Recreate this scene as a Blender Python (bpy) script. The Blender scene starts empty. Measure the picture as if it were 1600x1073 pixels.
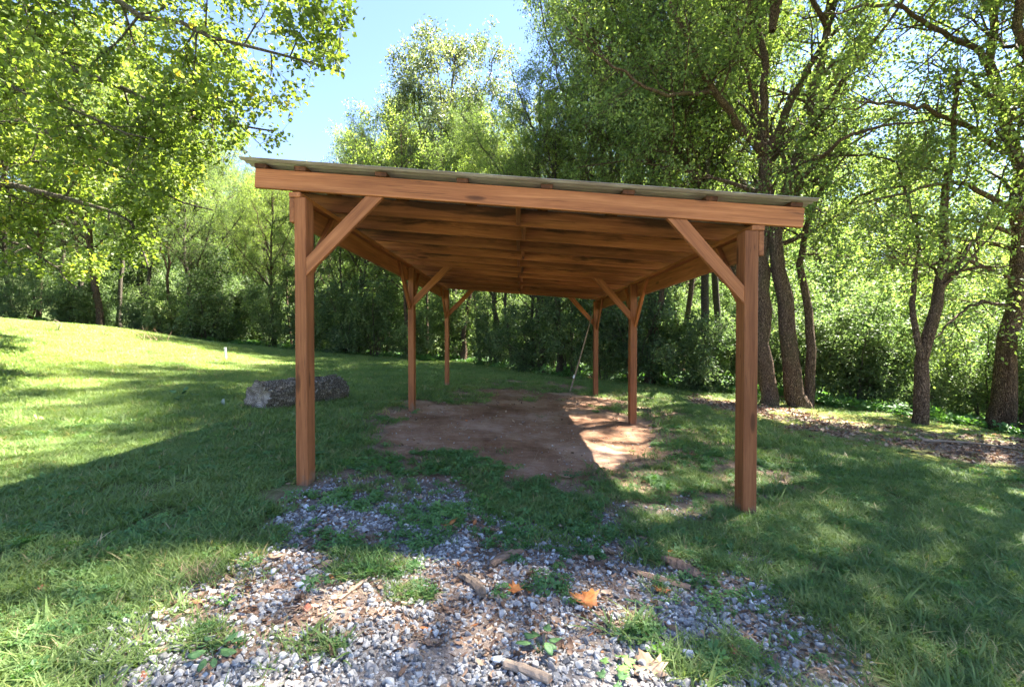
import bpy, bmesh, math, random
import numpy as np
from mathutils import Vector, Matrix

# ------------------------------------------------------------------ camera, sky, sun, exposure
scene = bpy.context.scene
COL = scene.collection
F = 711.0                       # focal length in photo pixels (photo 1600 x 1073)
CAM = np.array([0.0, 0.0, 1.24])
YAW = math.atan(12 / F)         # turned a little left
PITCH = -math.atan(11.5 / F)    # and a little down
cam_d = bpy.data.cameras.new('camera')
cam_d.sensor_width = 36.0
cam_d.lens = 36.0 * F / 1600
cam_d.clip_start = 0.05
cam_d.clip_end = 3000
cam = bpy.data.objects.new('camera', cam_d)
COL.objects.link(cam)
cam.location = CAM
cam.rotation_euler = (math.pi / 2 + PITCH, 0, YAW)
scene.camera = cam

SUN = Vector((0.60, 0.40, 1.0)).normalized()
EL = math.asin(SUN.z)
AZ = math.atan2(SUN.x, SUN.y)
world = bpy.data.worlds.new('World')
scene.world = world
world.use_nodes = True
wn = world.node_tree
wn.nodes.clear()
sky = wn.nodes.new('ShaderNodeTexSky')
sky.sky_type = 'NISHITA'
sky.sun_disc = False
sky.sun_elevation = EL
sky.sun_rotation = AZ
sky.altitude = 300
sky.air_density = 1.0
sky.dust_density = 0.0
sky.ozone_density = 3.0
bgn = wn.nodes.new('ShaderNodeBackground')
bgn.inputs['Strength'].default_value = 0.075
outw = wn.nodes.new('ShaderNodeOutputWorld')
hs = wn.nodes.new('ShaderNodeMix')          # dims the whole sky, nearly neutral, the same in every direction
hs.data_type = 'RGBA'
hs.blend_type = 'MULTIPLY'
hs.inputs[0].default_value = 1.0
hs.inputs[7].default_value = (0.228, 0.212, 0.228, 1)
wn.links.new(sky.outputs[0], hs.inputs[6])
wn.links.new(hs.outputs[2], bgn.inputs['Color'])
wn.links.new(bgn.outputs[0], outw.inputs['Surface'])

sun_d = bpy.data.lights.new('sun', 'SUN')
sun_d.energy = 2.0
sun_d.angle = math.radians(0.6)
sun_d.color = (1.0, 0.95, 0.86)
sun = bpy.data.objects.new('sun', sun_d)
COL.objects.link(sun)
sun.rotation_euler = SUN.to_track_quat('Z', 'Y').to_euler()
sun.location = (20, 20, 30)

scene.view_settings.view_transform = 'Standard'
scene.view_settings.look = 'None'
scene.view_settings.exposure = 4.85
scene.view_settings.gamma = 1.0
scene.view_settings.use_curve_mapping = False
scene.cycles.max_bounces = 12
scene.cycles.diffuse_bounces = 8
scene.cycles.transmission_bounces = 6
scene.cycles.use_denoising = True

R = np.random.RandomState
rnd = random.Random(7)

# ------------------------------------------------------------------ measuring helpers
_R = np.array(Matrix.Rotation(YAW, 3, 'Z') @ Matrix.Rotation(math.pi / 2 + PITCH, 3, 'X'))


def project(P):
    """world points -> photo pixels"""
    P = np.asarray(P, float)
    c = (P - CAM) @ _R
    d = np.maximum(-c[..., 2], 1e-3)
    return 800 + F * c[..., 0] / d, 536.5 - F * c[..., 1] / d


def ray(px, py):
    d = np.array([(px - 800) / F, -(py - 536.5) / F, -1.0])
    return _R @ d


def at(px, py, Y):
    """the point at distance Y seen at a photo pixel"""
    d = ray(px, py)
    return CAM + d * (Y / d[1])


def sstep(a, b, x):
    t = np.clip((x - a) / (b - a), 0, 1)
    return t * t * (3 - 2 * t)


_lat = R(5).rand(8, 256, 256)


def vnoise(x, y, s, seed=0):
    x = np.asarray(x, float) / s + seed * 17.3 + 500
    y = np.asarray(y, float) / s + seed * 7.9 + 500
    xi = np.floor(x).astype(int)
    yi = np.floor(y).astype(int)
    fx = x - xi
    fy = y - yi
    fx = fx * fx * (3 - 2 * fx)
    fy = fy * fy * (3 - 2 * fy)
    L = _lat[seed % 8]
    a = L[xi % 256, yi % 256]
    b = L[(xi + 1) % 256, yi % 256]
    c = L[xi % 256, (yi + 1) % 256]
    d = L[(xi + 1) % 256, (yi + 1) % 256]
    return (a * (1 - fx) + b * fx) * (1 - fy) + (c * (1 - fx) + d * fx) * fy


def fbm(x, y, s, seed=0, o=3):
    t = 0
    w = 0
    for i in range(o):
        t = t + vnoise(x, y, s / 2 ** i, seed + i) * 0.5 ** i
        w += 0.5 ** i
    return t / w


def gz(x, y):
    x = np.asarray(x, float)
    y = np.asarray(y, float)
    z = -0.003 - 0.058 * x
    z = z + 0.78 * sstep(7.3, 13.5, -x) * (1 - 0.8 * sstep(13.0, 20, y))
    z = z + 0.03 * np.maximum(-x - 14, 0) * (1 - sstep(13.5, 20, y))
    z = z - 0.09 * np.maximum(x - 8, 0) * (1 - 0.6 * sstep(25, 60, x))
    z = z - 0.05 * np.maximum(y - 19, 0) * (1 - 0.75 * sstep(20, 60, y))
    z = z + 9.0 * sstep(30, 62, np.hypot(x, y)) * sstep(-10, 15, y)          # wooded hillside beyond the hollow
    far = sstep(60, 140, np.hypot(x, y))
    z = z * (1 - far) + far * 6.0 * sstep(-10, 15, y)
    z = z + (fbm(x, y, 3.0, 2) - 0.5) * 0.07 * sstep(2, 5, np.hypot(x, y - 5))
    z = z + (fbm(x, y, 0.35, 3, 2) - 0.5) * 0.02
    return z


def ground_at(px, py):
    d = ray(px, py)
    t = 0.5
    for _ in range(4000):
        p = CAM + d * t
        if p[2] < gz(p[0], p[1]):
            break
        t += 0.012
    return np.array([p[0], p[1], float(gz(p[0], p[1]))])


# ------------------------------------------------------------------ object helpers
def tag(o, label=None, cat=None, group=None, kind=None):
    if label:
        o['label'] = label
    if cat:
        o['category'] = cat
    if group:
        o['group'] = group
    if kind:
        o['kind'] = kind
    return o


def empty(name, loc, rz=0.0):
    o = bpy.data.objects.new(name, None)
    o.empty_display_size = 0.2
    COL.objects.link(o)
    o.location = [float(v) for v in loc]
    o.rotation_euler = (0, 0, rz)
    return o


def link(name, me, mat=None, parent=None):
    if mat is not None and not len(me.materials):
        me.materials.append(mat)
    o = bpy.data.objects.new(name, me)
    COL.objects.link(o)
    if parent is not None:
        o.parent = parent
    return o


def np_mesh(name, V, T, tint=None, smooth=False):
    """mesh from arrays: V (n,3), T (m,3) triangles, tint per face"""
    me = bpy.data.meshes.new(name)
    V = np.ascontiguousarray(V, dtype=np.float32)
    T = np.ascontiguousarray(T, dtype=np.int32)
    me.vertices.add(len(V))
    me.vertices.foreach_set('co', V.ravel())
    me.loops.add(T.size)
    me.loops.foreach_set('vertex_index', T.ravel())
    me.polygons.add(len(T))
    me.polygons.foreach_set('loop_start', np.arange(0, T.size, 3, dtype=np.int32))
    me.polygons.foreach_set('loop_total', np.full(len(T), 3, dtype=np.int32))
    me.polygons.foreach_set('use_smooth', np.full(len(T), smooth, dtype=bool))
    if tint is not None:
        a = me.attributes.new('tint', 'FLOAT', 'FACE')
        a.data.foreach_set('value', np.ascontiguousarray(tint, dtype=np.float32))
    me.update(calc_edges=True)
    me.validate()
    return me


def bm_mesh(name, bm, smooth=False):
    me = bpy.data.meshes.new(name)
    bm.normal_update()
    bm.to_mesh(me)
    bm.free()
    if smooth:
        me.polygons.foreach_set('use_smooth', [True] * len(me.polygons))
    return me


def frame_from(p0, p1, up=(0, 0, 1)):
    x = (Vector(p1) - Vector(p0)).normalized()
    u = Vector(up)
    y = u.cross(x).normalized()
    z = x.cross(y)
    m = Matrix((x, y, z)).transposed().to_4x4()
    m.translation = Vector(p0)
    return m


def board(name, p0, p1, w, h, mat, parent, up=(0, 0, 1), bev=0.003):
    """a sawn board along p0-p1 (centre line); w across, h along 'up'. Grain runs on local X."""
    L = (Vector(p1) - Vector(p0)).length
    bm = bmesh.new()
    bmesh.ops.create_cube(bm, size=1.0)
    for v in bm.verts:
        v.co = Vector(((v.co.x + 0.5) * L, v.co.y * w, v.co.z * h))
    if bev:
        bmesh.ops.bevel(bm, geom=bm.edges[:], offset=bev, segments=1, affect='EDGES')
    me = bm_mesh(name, bm)
    o = link(name, me, mat, parent)
    o.matrix_local = frame_from(p0, p1, up)
    return o


def prism(name, poly, thick, mat, parent, along, bev=0.003):
    """flat polygon (world points) extruded by vector 'thick'; grain along 'along'"""
    n = len(poly)
    p0 = Vector(poly[0])
    m = frame_from(p0, p0 + Vector(along), Vector(thick).normalized())
    mi = m.inverted()
    bm = bmesh.new()
    a = [bm.verts.new(mi @ Vector(p)) for p in poly]
    b = [bm.verts.new(mi @ (Vector(p) + Vector(thick))) for p in poly]
    bm.faces.new(a)
    bm.faces.new(b[::-1])
    for i in range(n):
        bm.faces.new((a[i], b[i], b[(i + 1) % n], a[(i + 1) % n])[::-1])
    bmesh.ops.recalc_face_normals(bm, faces=bm.faces[:])
    if bev:
        bmesh.ops.bevel(bm, geom=bm.edges[:], offset=bev, segments=1, affect='EDGES')
    o = link(name, bm_mesh(name, bm), mat, parent)
    o.matrix_local = m
    return o


# ------------------------------------------------------------------ materials
def new_mat(name):
    m = bpy.data.materials.new(name)
    m.use_nodes = True
    nt = m.node_tree
    nt.nodes.clear()
    out = nt.nodes.new('ShaderNodeOutputMaterial')
    return m, nt, out


class NT:
    def __init__(s, nt):
        s.nt = nt

    def n(s, t, **kw):
        x = s.nt.nodes.new(t)
        for k, v in kw.items():
            setattr(x, k, v)
        return x

    def l(s, a, b):
        s.nt.links.new(a, b)

    def val(s, sock, v):
        if hasattr(v, 'is_linked') or isinstance(v, bpy.types.NodeSocket):
            s.l(v, sock)
        else:
            sock.default_value = v

    def mix(s, fac, a, b, mode='MIX'):
        x = s.n('ShaderNodeMix', data_type='RGBA', blend_type=mode)
        s.val(x.inputs[0], fac)
        s.val(x.inputs[6], a if isinstance(a, bpy.types.NodeSocket) else (*a, 1))
        s.val(x.inputs[7], b if isinstance(b, bpy.types.NodeSocket) else (*b, 1))
        return x.outputs[2]

    def math(s, op, a, b=0.0, clamp=False):
        x = s.n('ShaderNodeMath', operation=op, use_clamp=clamp)
        s.val(x.inputs[0], a)
        s.val(x.inputs[1], b)
        return x.outputs[0]

    def noise(s, vec, scale, detail=4, rough=0.55, dist=0.0):
        x = s.n('ShaderNodeTexNoise')
        if vec is not None:
            s.l(vec, x.inputs['Vector'])
        x.inputs['Scale'].default_value = scale
        x.inputs['Detail'].default_value = detail
        x.inputs['Roughness'].default_value = rough
        x.inputs['Distortion'].default_value = dist
        return x.outputs[0]

    def ramp(s, fac, stops):
        x = s.n('ShaderNodeValToRGB')
        s.l(fac, x.inputs[0])
        e = x.color_ramp.elements
        while len(e) < len(stops):
            e.new(0.5)
        for i, (p, c) in enumerate(stops):
            e[i].position = p
            e[i].color = (*c, 1) if len(c) == 3 else c
        return x.outputs[0]

    def mapping(s, vec, scale=(1, 1, 1), loc=(0, 0, 0)):
        x = s.n('ShaderNodeMapping')
        s.l(vec, x.inputs[0])
        x.inputs['Scale'].default_value = scale
        s.val(x.inputs['Location'], loc)
        return x.outputs[0]


def wood_mat(name, dark, mid, light, rough=0.6, stain=0.35, knots=0.5, bump=0.25, tone_=0.2, stain_shade=0.0, mud=0.0):
    m, nt, out = new_mat(name)
    g = NT(nt)
    tc = g.n('ShaderNodeTexCoord')
    oi = g.n('ShaderNodeObjectInfo')
    off = g.n('ShaderNodeCombineXYZ')
    g.l(g.math('MULTIPLY', oi.outputs['Random'], 40), off.inputs[0])
    g.l(g.math('MULTIPLY', oi.outputs['Random'], 17), off.inputs[1])
    add = g.n('ShaderNodeVectorMath', operation='ADD')
    g.l(tc.outputs['Object'], add.inputs[0])
    g.l(off.outputs[0], add.inputs[1])
    v = add.outputs[0]
    # knots: sparse cells that bend the grain
    kv = g.mapping(v, (1.7, 7, 7))
    vo = g.n('ShaderNodeTexVoronoi', feature='F1')
    g.l(kv, vo.inputs['Vector'])
    vo.inputs['Scale'].default_value = 1.0
    vo.inputs['Randomness'].default_value = 1.0
    kn = g.ramp(vo.outputs['Distance'], [(0.0, (1, 1, 1)), (0.10, (0.8, 0.8, 0.8)), (0.16, (0.0, 0.0, 0.0))])
    kf = g.math('MULTIPLY', kn, g.math('GREATER_THAN', g.math('FRACT', g.math('MULTIPLY', vo.outputs['Color'], 3.7)), 1 - knots))
    gv = g.mapping(v, (1.1, 26, 26))
    gn = g.noise(gv, 1.0, 5, 0.6, 0.6)
    fine = g.noise(g.mapping(v, (5, 160, 160)), 1.0, 3, 0.6)
    big = g.noise(g.mapping(v, (0.7, 3, 3)), 1.0, 3, 0.5)
    f = g.math('ADD', g.math('MULTIPLY', gn, 0.65), g.math('MULTIPLY', fine, 0.35))
    col = g.ramp(f, [(0.30, dark), (0.50, mid), (0.68, light)])
    st = g.ramp(big, [(0.35, (1 - stain,) * 3), (0.62, (1, 1, 1))])
    col = g.mix(1.0, col, st, 'MULTIPLY')
    tone = g.ramp(oi.outputs['Random'], [(0, (1 - tone_, 1 - tone_ * 1.05, 1 - tone_ * 1.1)), (1, (1 + tone_ * .8, 1 + tone_ * .75, 1 + tone_ * .5))])
    col = g.mix(1.0, col, tone, 'MULTIPLY')
    col = g.mix(g.math('MULTIPLY', kf, 0.8), col, tuple(c * 0.3 for c in dark))
    if stain_shade:     # black water stains along the board, with shade painted in towards its upper edge
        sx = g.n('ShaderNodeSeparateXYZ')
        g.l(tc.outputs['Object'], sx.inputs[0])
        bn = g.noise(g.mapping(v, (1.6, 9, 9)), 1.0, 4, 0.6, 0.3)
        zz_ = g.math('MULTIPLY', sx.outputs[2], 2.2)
        bl = g.ramp(g.math('ADD', bn, zz_), [(0.50, (0, 0, 0)), (0.66, (stain_shade, stain_shade, stain_shade))])
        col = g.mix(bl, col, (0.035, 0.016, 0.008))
    if mud:        # soil splashed on the foot of the post
        sm = g.n('ShaderNodeSeparateXYZ')
        g.l(tc.outputs['Object'], sm.inputs[0])
        mn = g.noise(g.mapping(v, (9, 9, 9)), 1.0, 5, 0.65)
        mm_ = g.ramp(g.math('ADD', g.math('MULTIPLY', sm.outputs[0], 1.6), g.math('MULTIPLY', mn, 0.9)), [(0.86, (mud, mud, mud)), (1.22, (0, 0, 0))])
        col = g.mix(mm_, col, (0.20, 0.13, 0.085))
    # drying cracks along the grain
    cn = g.noise(g.mapping(v, (0.9, 38, 38), (3.1, 0, 0)), 1.0, 2, 0.4, 0.2)
    ck = g.ramp(cn, [(0.485, (0, 0, 0)), (0.5, (1, 1, 1)), (0.515, (0, 0, 0))])
    ck = g.math('MULTIPLY', ck, g.ramp(g.noise(g.mapping(v, (1.2, 5, 5)), 1.0, 2), [(0.52, (0, 0, 0)), (0.6, (1, 1, 1))]))
    col = g.mix(g.math('MULTIPLY', ck, 0.75), col, tuple(c * 0.22 for c in dark))
    b = g.n('ShaderNodeBsdfPrincipled')
    g.l(col, b.inputs['Base Color'])
    b.inputs['Roughness'].default_value = rough
    b.inputs['Specular IOR Level'].default_value = 0.25
    bp = g.n('ShaderNodeBump')
    bp.inputs['Strength'].default_value = bump
    bp.inputs['Distance'].default_value = 0.004
    g.l(f, bp.inputs['Height'])
    g.l(bp.outputs[0], b.inputs['Normal'])
    g.l(b.outputs[0], out.inputs[0])
    return m


def leaf_mat(name, cols, trans=0.45, tcol=None, rough=0.55, use_instancer=False, gloss=0.35, objvar=0.25):
    """cols: list of (pos, colour) over the per-leaf tint"""
    m, nt, out = new_mat(name)
    g = NT(nt)
    at_ = g.n('ShaderNodeAttribute')
    at_.attribute_name = 'tint'
    at_.attribute_type = 'INSTANCER' if use_instancer else 'GEOMETRY'
    fac = at_.outputs['Fac']
    oi = g.n('ShaderNodeObjectInfo')
    col = g.ramp(fac, cols)
    if not use_instancer:
        tone = g.ramp(oi.outputs['Random'], [(0, (1 - objvar, 1 - objvar * .8, 1 - objvar * .5)),
                                             (1, (1 + objvar, 1 + objvar * .8, 1.0))])
        col = g.mix(1.0, col, tone, 'MULTIPLY')
    b = g.n('ShaderNodeBsdfPrincipled')
    g.l(col, b.inputs['Base Color'])
    b.inputs['Roughness'].default_value = rough
    b.inputs['Specular IOR Level'].default_value = gloss
    tr = g.n('ShaderNodeBsdfTranslucent')
    tcol = tcol or (2.0, 2.0, 0.8)
    tc = g.mix(1.0, col, tcol, 'MULTIPLY')
    g.l(tc, tr.inputs[0])
    mx = g.n('ShaderNodeMixShader')
    mx.inputs[0].default_value = trans
    g.l(b.outputs[0], mx.inputs[1])
    g.l(tr.outputs[0], mx.inputs[2])
    g.l(mx.outputs[0], out.inputs[0])
    return m


def bark_mat(name, dark, light, scale=1.0, moss=0.3, bump=0.9):
    m, nt, out = new_mat(name)
    g = NT(nt)
    tc = g.n('ShaderNodeTexCoord')
    v = g.mapping(tc.outputs['Object'], (9 * scale, 9 * scale, 2.2 * scale))
    vo = g.n('ShaderNodeTexVoronoi', feature='DISTANCE_TO_EDGE')
    nz = g.noise(v, 1.5, 4)
    mv = g.n('ShaderNodeVectorMath', operation='ADD')
    g.l(v, mv.inputs[0])
    nzv = g.n('ShaderNodeTexNoise')
    g.l(v, nzv.inputs['Vector'])
    nzv.inputs['Scale'].default_value = 2.0
    g.l(nzv.outputs['Color'], mv.inputs[1])
    g.l(mv.outputs[0], vo.inputs['Vector'])
    crack = g.ramp(vo.outputs['Distance'], [(0.0, (0, 0, 0)), (0.22, (1, 1, 1))])
    fine = g.noise(g.mapping(tc.outputs['Object'], (60 * scale, 60 * scale, 12 * scale)), 1.0, 4, 0.65)
    h = g.math('ADD', g.math('MULTIPLY', crack, 0.7), g.math('MULTIPLY', fine, 0.5))
    col = g.ramp(h, [(0.12, tuple(c * 0.35 for c in dark)), (0.5, dark), (0.95, light)])
    big = g.noise(tc.outputs['Object'], 1.3, 3)
    mo = g.ramp(big, [(0.52, (0, 0, 0)), (0.66, (moss, moss, moss))])
    col = g.mix(mo, col, (0.07, 0.085, 0.03))
    b = g.n('ShaderNodeBsdfPrincipled')
    g.l(col, b.inputs['Base Color'])
    b.inputs['Roughness'].default_value = 0.9
    b.inputs['Specular IOR Level'].default_value = 0.15
    bp = g.n('ShaderNodeBump')
    bp.inputs['Strength'].default_value = bump
    bp.inputs['Distance'].default_value = 0.03
    g.l(h, bp.inputs['Height'])
    g.l(bp.outputs[0], b.inputs['Normal'])
    g.l(b.outputs[0], out.inputs[0])
    return m


M_STAIN = wood_mat('stained_wood', (0.18, 0.058, 0.022), (0.34, 0.119, 0.045), (0.48, 0.190, 0.078), 0.6, 0.28, 0.25, 0.5)
M_POST = wood_mat('stained_post_wood', (0.17, 0.055, 0.021), (0.33, 0.115, 0.044), (0.47, 0.185, 0.076), 0.65, 0.3, 0.35, 0.6, mud=0.75)
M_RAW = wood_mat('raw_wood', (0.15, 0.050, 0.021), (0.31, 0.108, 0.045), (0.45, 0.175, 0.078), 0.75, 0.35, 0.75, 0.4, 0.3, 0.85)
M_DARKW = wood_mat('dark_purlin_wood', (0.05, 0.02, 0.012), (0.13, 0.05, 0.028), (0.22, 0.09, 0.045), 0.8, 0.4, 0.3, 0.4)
M_GREY = wood_mat('weathered_wood', (0.14, 0.10, 0.07), (0.26, 0.19, 0.14), (0.40, 0.31, 0.24), 0.85, 0.3, 0.3, 0.6)
M_BARK = bark_mat('brown_bark', (0.085, 0.052, 0.033), (0.21, 0.14, 0.095))
M_BARK2 = bark_mat('grey_bark', (0.07, 0.056, 0.042), (0.20, 0.165, 0.125), 1.3, 0.4)

# ------------------------------------------------------------------ what covers the ground where
def pdist(px, py, poly):
    """distance to a polygon in photo pixels, positive inside"""
    px = np.asarray(px, float)
    py = np.asarray(py, float)
    d = np.full(px.shape, 1e9)
    ins = np.zeros(px.shape, bool)
    n = len(poly)
    for i in range(n):
        ax, ay = poly[i]
        bx, by = poly[(i + 1) % n]
        ex, ey = bx - ax, by - ay
        t = np.clip(((px - ax) * ex + (py - ay) * ey) / (ex * ex + ey * ey), 0, 1)
        d = np.minimum(d, np.hypot(px - ax - t * ex, py - ay - t * ey))
        c = ((ay > py) != (by > py)) & (px < (bx - ax) * (py - ay) / ((by - ay) or 1e-9) + ax)
        ins ^= c
    return np.where(ins, d, -d)


P_GRAVEL = [(440, 880), (505, 800), (600, 765), (700, 778), (760, 815), (900, 812), (1000, 832), (1080, 880),
            (1160, 945), (1240, 1010), (1330, 1085), (1700, 1500), (3500, 4000), (-2500, 4000), (0, 1300),
            (190, 1075), (330, 985), (450, 945)]
P_LITTER = [(330, 950), (560, 905), (700, 885), (820, 860), (960, 890), (1000, 930), (960, 985), (870, 1030),
            (760, 1000), (640, 965), (470, 985)]
P_EDGE = [(1010, 850), (1110, 890), (1200, 950), (1290, 1010), (1380, 1090), (1310, 1090), (1180, 980), (1080, 920)]
P_DIRT = [(600, 690), (610, 650), (690, 622), (800, 608), (905, 610), (985, 640), (1015, 668), (1000, 705),
          (960, 742), (880, 738), (760, 735), (670, 738), (610, 720)]
P_BROWN = [(548, 700), (560, 640), (640, 625), (720, 606), (900, 600), (1040, 640), (1100, 680), (1250, 760),
           (1290, 800), (1180, 770), (1090, 760), (950, 810), (800, 790), (660, 775), (500, 800), (440, 790), (500, 740)]
P_MULCH = [(1072, 618), (1150, 628), (1250, 648), (1350, 668), (1450, 684), (1530, 690), (1620, 694), (2200, 760),
           (2600, 1000), (1900, 800), (1620, 738), (1520, 716), (1430, 698), (1340, 678), (1240, 658), (1140, 640), (1080, 626)]
P_MOSS = [(1060, 612), (1250, 632), (1450, 660), (1620, 672), (3000, 800), (3000, 1300), (1900, 845), (1620, 765), (1500, 735),
          (1380, 708), (1280, 690), (1180, 664), (1100, 640)]


def cover(x, y):
    """weights 0..1 of dirt, gravel, litter, mulch, moss, weeds and grass at ground points"""
    z = gz(x, y)
    px, py = project(np.stack([x, y, z], -1))
    n1 = fbm(x, y, 0.9, 1) - 0.5
    n2 = fbm(x, y, 0.28, 4) - 0.5
    sc = np.clip((py - 525) / 150.0, 0.12, 3.0)      # nearer ground: wider soft edges in pixels
    w = (n1 * 90 + n2 * 80) * sc
    ok = y > 1.0
    inf = lambda p, s, k=1.0: np.where(ok, sstep(-s, s, pdist(px, py, p) / sc + w * k / sc), 0.0)
    gravel = inf(P_GRAVEL, 30)
    gravel = np.where(y <= 1.0, (np.abs(x - 0.2) < 2.2 + 0.8 * n1) * 1.0, gravel)  # gravel out of view, widened to bounce light onto the carport front
    litter = inf(P_LITTER, 18)
    edge = inf(P_EDGE, 12, 0.5)
    dirt = inf(P_DIRT, 16, 1.0)
    brown = inf(P_BROWN, 30, 1.1)
    mulch = inf(P_MULCH, 10, 0.35) * sstep(-0.22, -0.02, n1 + n2 * .5)
    moss = inf(P_MOSS, 12, 0.3)
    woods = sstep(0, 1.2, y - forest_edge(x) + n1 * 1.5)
    moss = np.maximum(moss * (1 - woods * .3), 0)
    patch = sstep(-0.02, 0.12, fbm(x, y, 0.42, 6) - 0.5)
    # small bare spots in the lawn
    bare = sstep(0.14, 0.25, fbm(x + 9, y, 0.33, 5, 2) - 0.5) * 0.8 * (y < 7)
    grass = (1 - gravel) * (1 - dirt) * (1 - brown * 0.9) * (1 - moss * 0.75) * (1 - mulch) * (1 - woods) * (1 - bare) * (1 - edge * .8)
    rx = np.hypot((px - 470) / 85, (py - 775) / 26)
    grass = grass * sstep(0.6, 1.2, rx)
    weeds = brown * (1 - sstep(0.3, 0.9, dirt)) * patch
    weeds = np.maximum(weeds, 0.9 * patch * np.where(ok, sstep(-40, 30, pdist(px, py, [(470, 700), (600, 690), (700, 745),
                       (1000, 760), (1120, 770), (1100, 850), (960, 830), (760, 850), (640, 800), (480, 830)]) + w * .5), 0))
    weeds = np.where(dirt > 0.55, 0.0, weeds)
    # isolated grass islands in the gravel
    isl = 0
    for cx, cy, rx_, ry_ in ((570, 885, 75, 26), (480, 1010, 60, 22), (640, 925, 40, 16), (1000, 985, 46, 20), (880, 800, 60, 26),
                             (1110, 1040, 90, 40), (330, 1000, 60, 26), (1010, 870, 50, 14), (800, 790, 90, 26)):
        isl = np.maximum(isl, 1 - sstep(0.5, 1.15, np.hypot((px - cx) / rx_, (py - cy) / ry_) + n2 * 1.2))
    isl = np.where(ok, isl, 0)
    return dict(dirt=dirt, gravel=gravel, litter=np.maximum(litter, edge * .8), mulch=mulch, moss=moss, brown=brown,
                weeds=weeds, grass=grass, isl=isl, woods=woods, bare=bare, n1=n1, n2=n2)


_fe = np.array([(-60, 19.5), (-30, 19.0), (-17, 18.3), (-9, 19.2), (-5, 18.6), (-1.8, 17.6), (0.8, 14.6), (3.6, 12.9), (5.0, 12.0),
                (6.6, 11.2), (8.0, 9.8), (9.5, 8.8), (12, 7.5), (16, 5), (22, 1), (60, -20)])


def forest_edge(x):
    return np.interp(x, _fe[:, 0], _fe[:, 1])


# ------------------------------------------------------------------ ground sheet
def grid_lines(lo, hi, near_lo, near_hi, step, grow=1.13, cap=400):
    a = list(np.arange(near_lo, near_hi + 1e-6, step))
    s = step
    v = near_hi
    while v < hi:
        s = min(s * grow, cap)
        v += s
        a.append(v)
    s = step
    v = near_lo
    while v > lo:
        s = min(s * grow, cap)
        v -= s
        a.insert(0, v)
    return np.array(a)


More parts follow.
